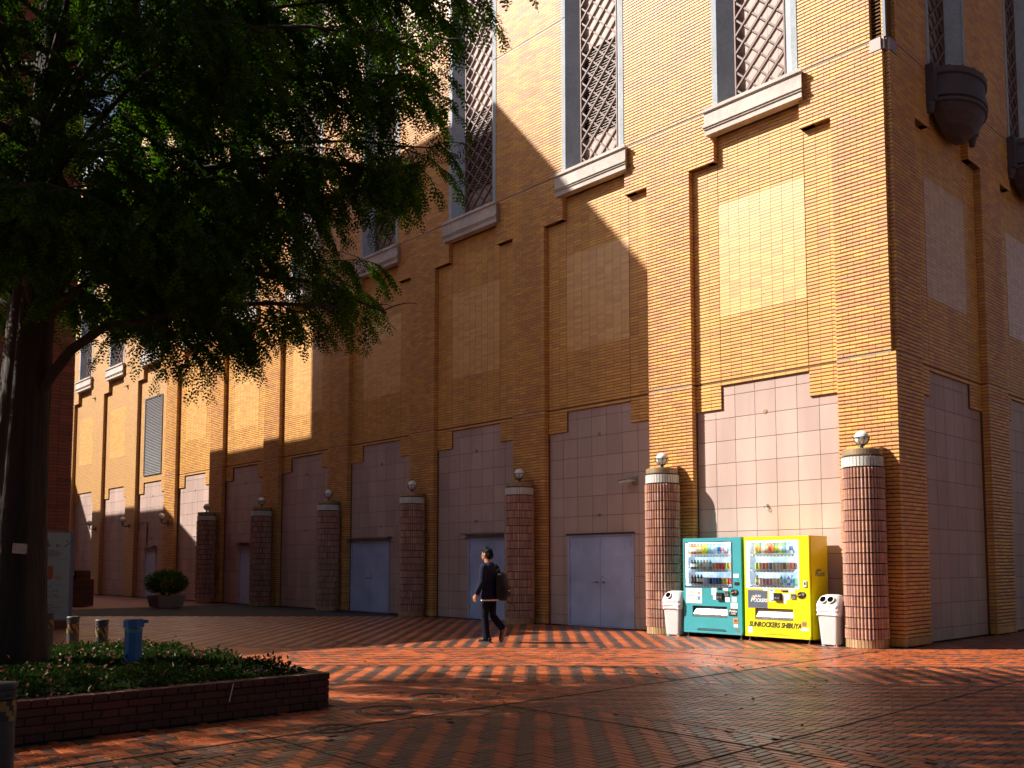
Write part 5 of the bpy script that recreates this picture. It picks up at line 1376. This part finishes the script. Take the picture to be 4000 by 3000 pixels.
kind(link('crown', leaves(len(sp_), sp_, .085, [M['bush']], np.zeros(len(sp_),int), name='shrub_leaves', asp=.42), sh), 'stuff')
m = MB()
for i in range(9):
    a = i*.7; m.tube([(.10*math.cos(a),.10*math.sin(a),0),(.22*math.cos(a),.22*math.sin(a),.2),(.4*math.cos(a+.3),.4*math.sin(a+.3),.48)], [.016,.012,.006], 5)
m.build('stems', M['branch'], sh)

sg = thing('info_sign', 'tall pale information sign with arrow and opening hours, left of the lane', 'sign', (-14.85,-9.0,0), math.pi/2-.12)
MB().box(-.40,.40,-.06,.14,.0,.17).build('brick_plinth', M['planter'], sg)
MB().box(-.355,.355,-.03,.05,.17,2.14).build('housing', M['signframe'], sg)
MB().box(-.30,.27,-.038,-.031,.20,2.11).build('sign_face', M['signwhite'], sg)
MB().box(-.345,-.302,-.037,-.031,.20,2.11).build('edge_strip', M['orange'], sg)
m = MB(); m.bar((-.18,-.040,1.93), (-.18,-.040,1.80), .018, .003, up=(0,1,0)); m.bar((-.18,-.0405,1.795), (-.235,-.0405,1.855), .018, .003, up=(0,1,0)); m.bar((-.18,-.0405,1.795), (-.125,-.0405,1.855), .018, .003, up=(0,1,0)); m.build('arrow', M['dark_print'], sg)
def sl(txt, size, x, z, mat='dark_print', **k): letter(sg, txt, size, M[mat], x, -.0395, z, **k)
sl('B1', .11, .03, 1.82); 
m = MB()
for k in range(4): m.bar((.13+.035*k,-.040,1.80+.03*k), (.165+.035*k,-.040,1.80+.03*k), .012, .003, up=(0,1,0)); m.bar((.165+.035*k,-.0405,1.80+.03*k), (.165+.035*k,-.0405,1.83+.03*k), .012, .003, up=(0,1,0))
m.ball((.2,-.04,1.93), (.018,.002,.018), 8, 6); m.build('stairs_symbol', M['dark_print'], sg)
for i, s_ in enumerate(('YEBISU','BREWERY','TOKYO')): sl(s_, .072, -.20, 1.70-.055*i, align='LEFT')
sl('ヱビス ブルワリー トウキョウ', .032, -.20, 1.52, align='LEFT')
m = MB(); m.prism([(-.28,1.02),(-.18,1.06),(-.18,1.38),(-.26,1.36),(-.28,1.34)], -.041, -.039, 'y'); m.prism([(-.165,1.06),(-.06,1.10),(-.06,1.34),(-.10,1.38),(-.165,1.38)], -.041, -.039, 'y'); m.build('brewery_mark', M['rust'], sg)
for i, s_ in enumerate(('YEBISU','BREWERY','TOKYO')): sl(s_, .042, -.03, 1.15-.035*i, 'rust', align='LEFT')
for z in (.96,.60,.36): MB().box(-.27,.24,-.0395,-.038,z,z+.004).build('rule_line', M['dark_print'], sg)
sl('開館時間', .04, -.26, .91, align='LEFT'); sl('平日', .028, -.26, .865, align='LEFT'); sl('12:00〜20:00', .058, -.26, .82, align='LEFT'); sl('土日祝', .028, -.26, .78, align='LEFT'); sl('11:00〜19:00', .058, -.26, .735, align='LEFT')
sl('(入館は閉館の30分前まで)', .036, -.26, .69, align='LEFT'); sl('休館日', .036, -.26, .555, align='LEFT'); sl('毎週火曜日', .05, -.26, .51, align='LEFT'); sl('(ただし祝日の場合は翌日)', .036, -.26, .46, align='LEFT')
for i, s_ in enumerate(('Closed on Tuesdays','When a holiday falls on Tuesday,','the museum is open instead,','and closed the following day.')): sl(s_, .026, -.26, .435-.026*i+.0, align='LEFT') if i == 0 else sl(s_, .024, -.26, .425-.022*i, align='LEFT')

lw = thing('low_brick_pier', 'low stepped red brick pier carrying a globe lamp, left of far facade', 'pier', (-26.6,-4.9,0))
def brickstack(x0, x1, y0, y1, h, nm):
    A = []; k = 0
    while k*.075 < h-.01:
        z = k*.075; course(A, x0, x1, z+.004, (.11 if k % 2 else 0), .03, .03, y0, .068, .22); k += 1
    stuff_blocks(nm, np.array(A), M['planter'], lw, c=.004)
    A = [(y0+.0, y1, -x1, -x1+.03, a[4], a[5]) for a in A]
    stuff_blocks(nm, np.array(sorted(set(A))), M['planter'], lw, True, c=.004)
    MB().box(x0, x1-.012, y0+.012, y1, 0, h).build('pier_core', M['bed'], lw)
brickstack(-.5, .5, -.3, .5, .90, 'pier_bricks'); brickstack(-.5, .15, .0, .5, 1.20, 'pier_bricks')
globe_lamp((-26.62,-5.0,.90), 'white globe lamp low on the stepped red brick pier', False, None)

# ================================================================== FALLEN LEAVES
n = 420; lx = rng.uniform(-9, 6, n); ly = rng.uniform(-14, -.6, n); ls_, lt_ = stq(lx, ly)
ok = (lt_ > 6) & (lt_ < 20) & ~((lx > PX0-.1) & (lx < PX1+.1) & (ly < PY1+.1)); near_p = rng.random(n) < .4
lx[near_p] = PX1+np.abs(rng.normal(0,.5,near_p.sum()))+.03; ok |= near_p
lp = np.stack([lx, ly, np.full(n,.006)], 1)[ok]
M['dryleaf'] = mleaf('dry_leaf', (.16,.10,.035), (.30,.22,.10), .15)
fl_ = link('fallen_leaves', leaves(len(lp), lp, .045, [M['dryleaf']], np.zeros(len(lp),int), name='fallen_leaves', asp=.5, tilt=.12))
kind(fl_, 'stuff'); fl_['label'] = 'scattered dry leaves lying on the paving'; fl_['category'] = 'leaves'
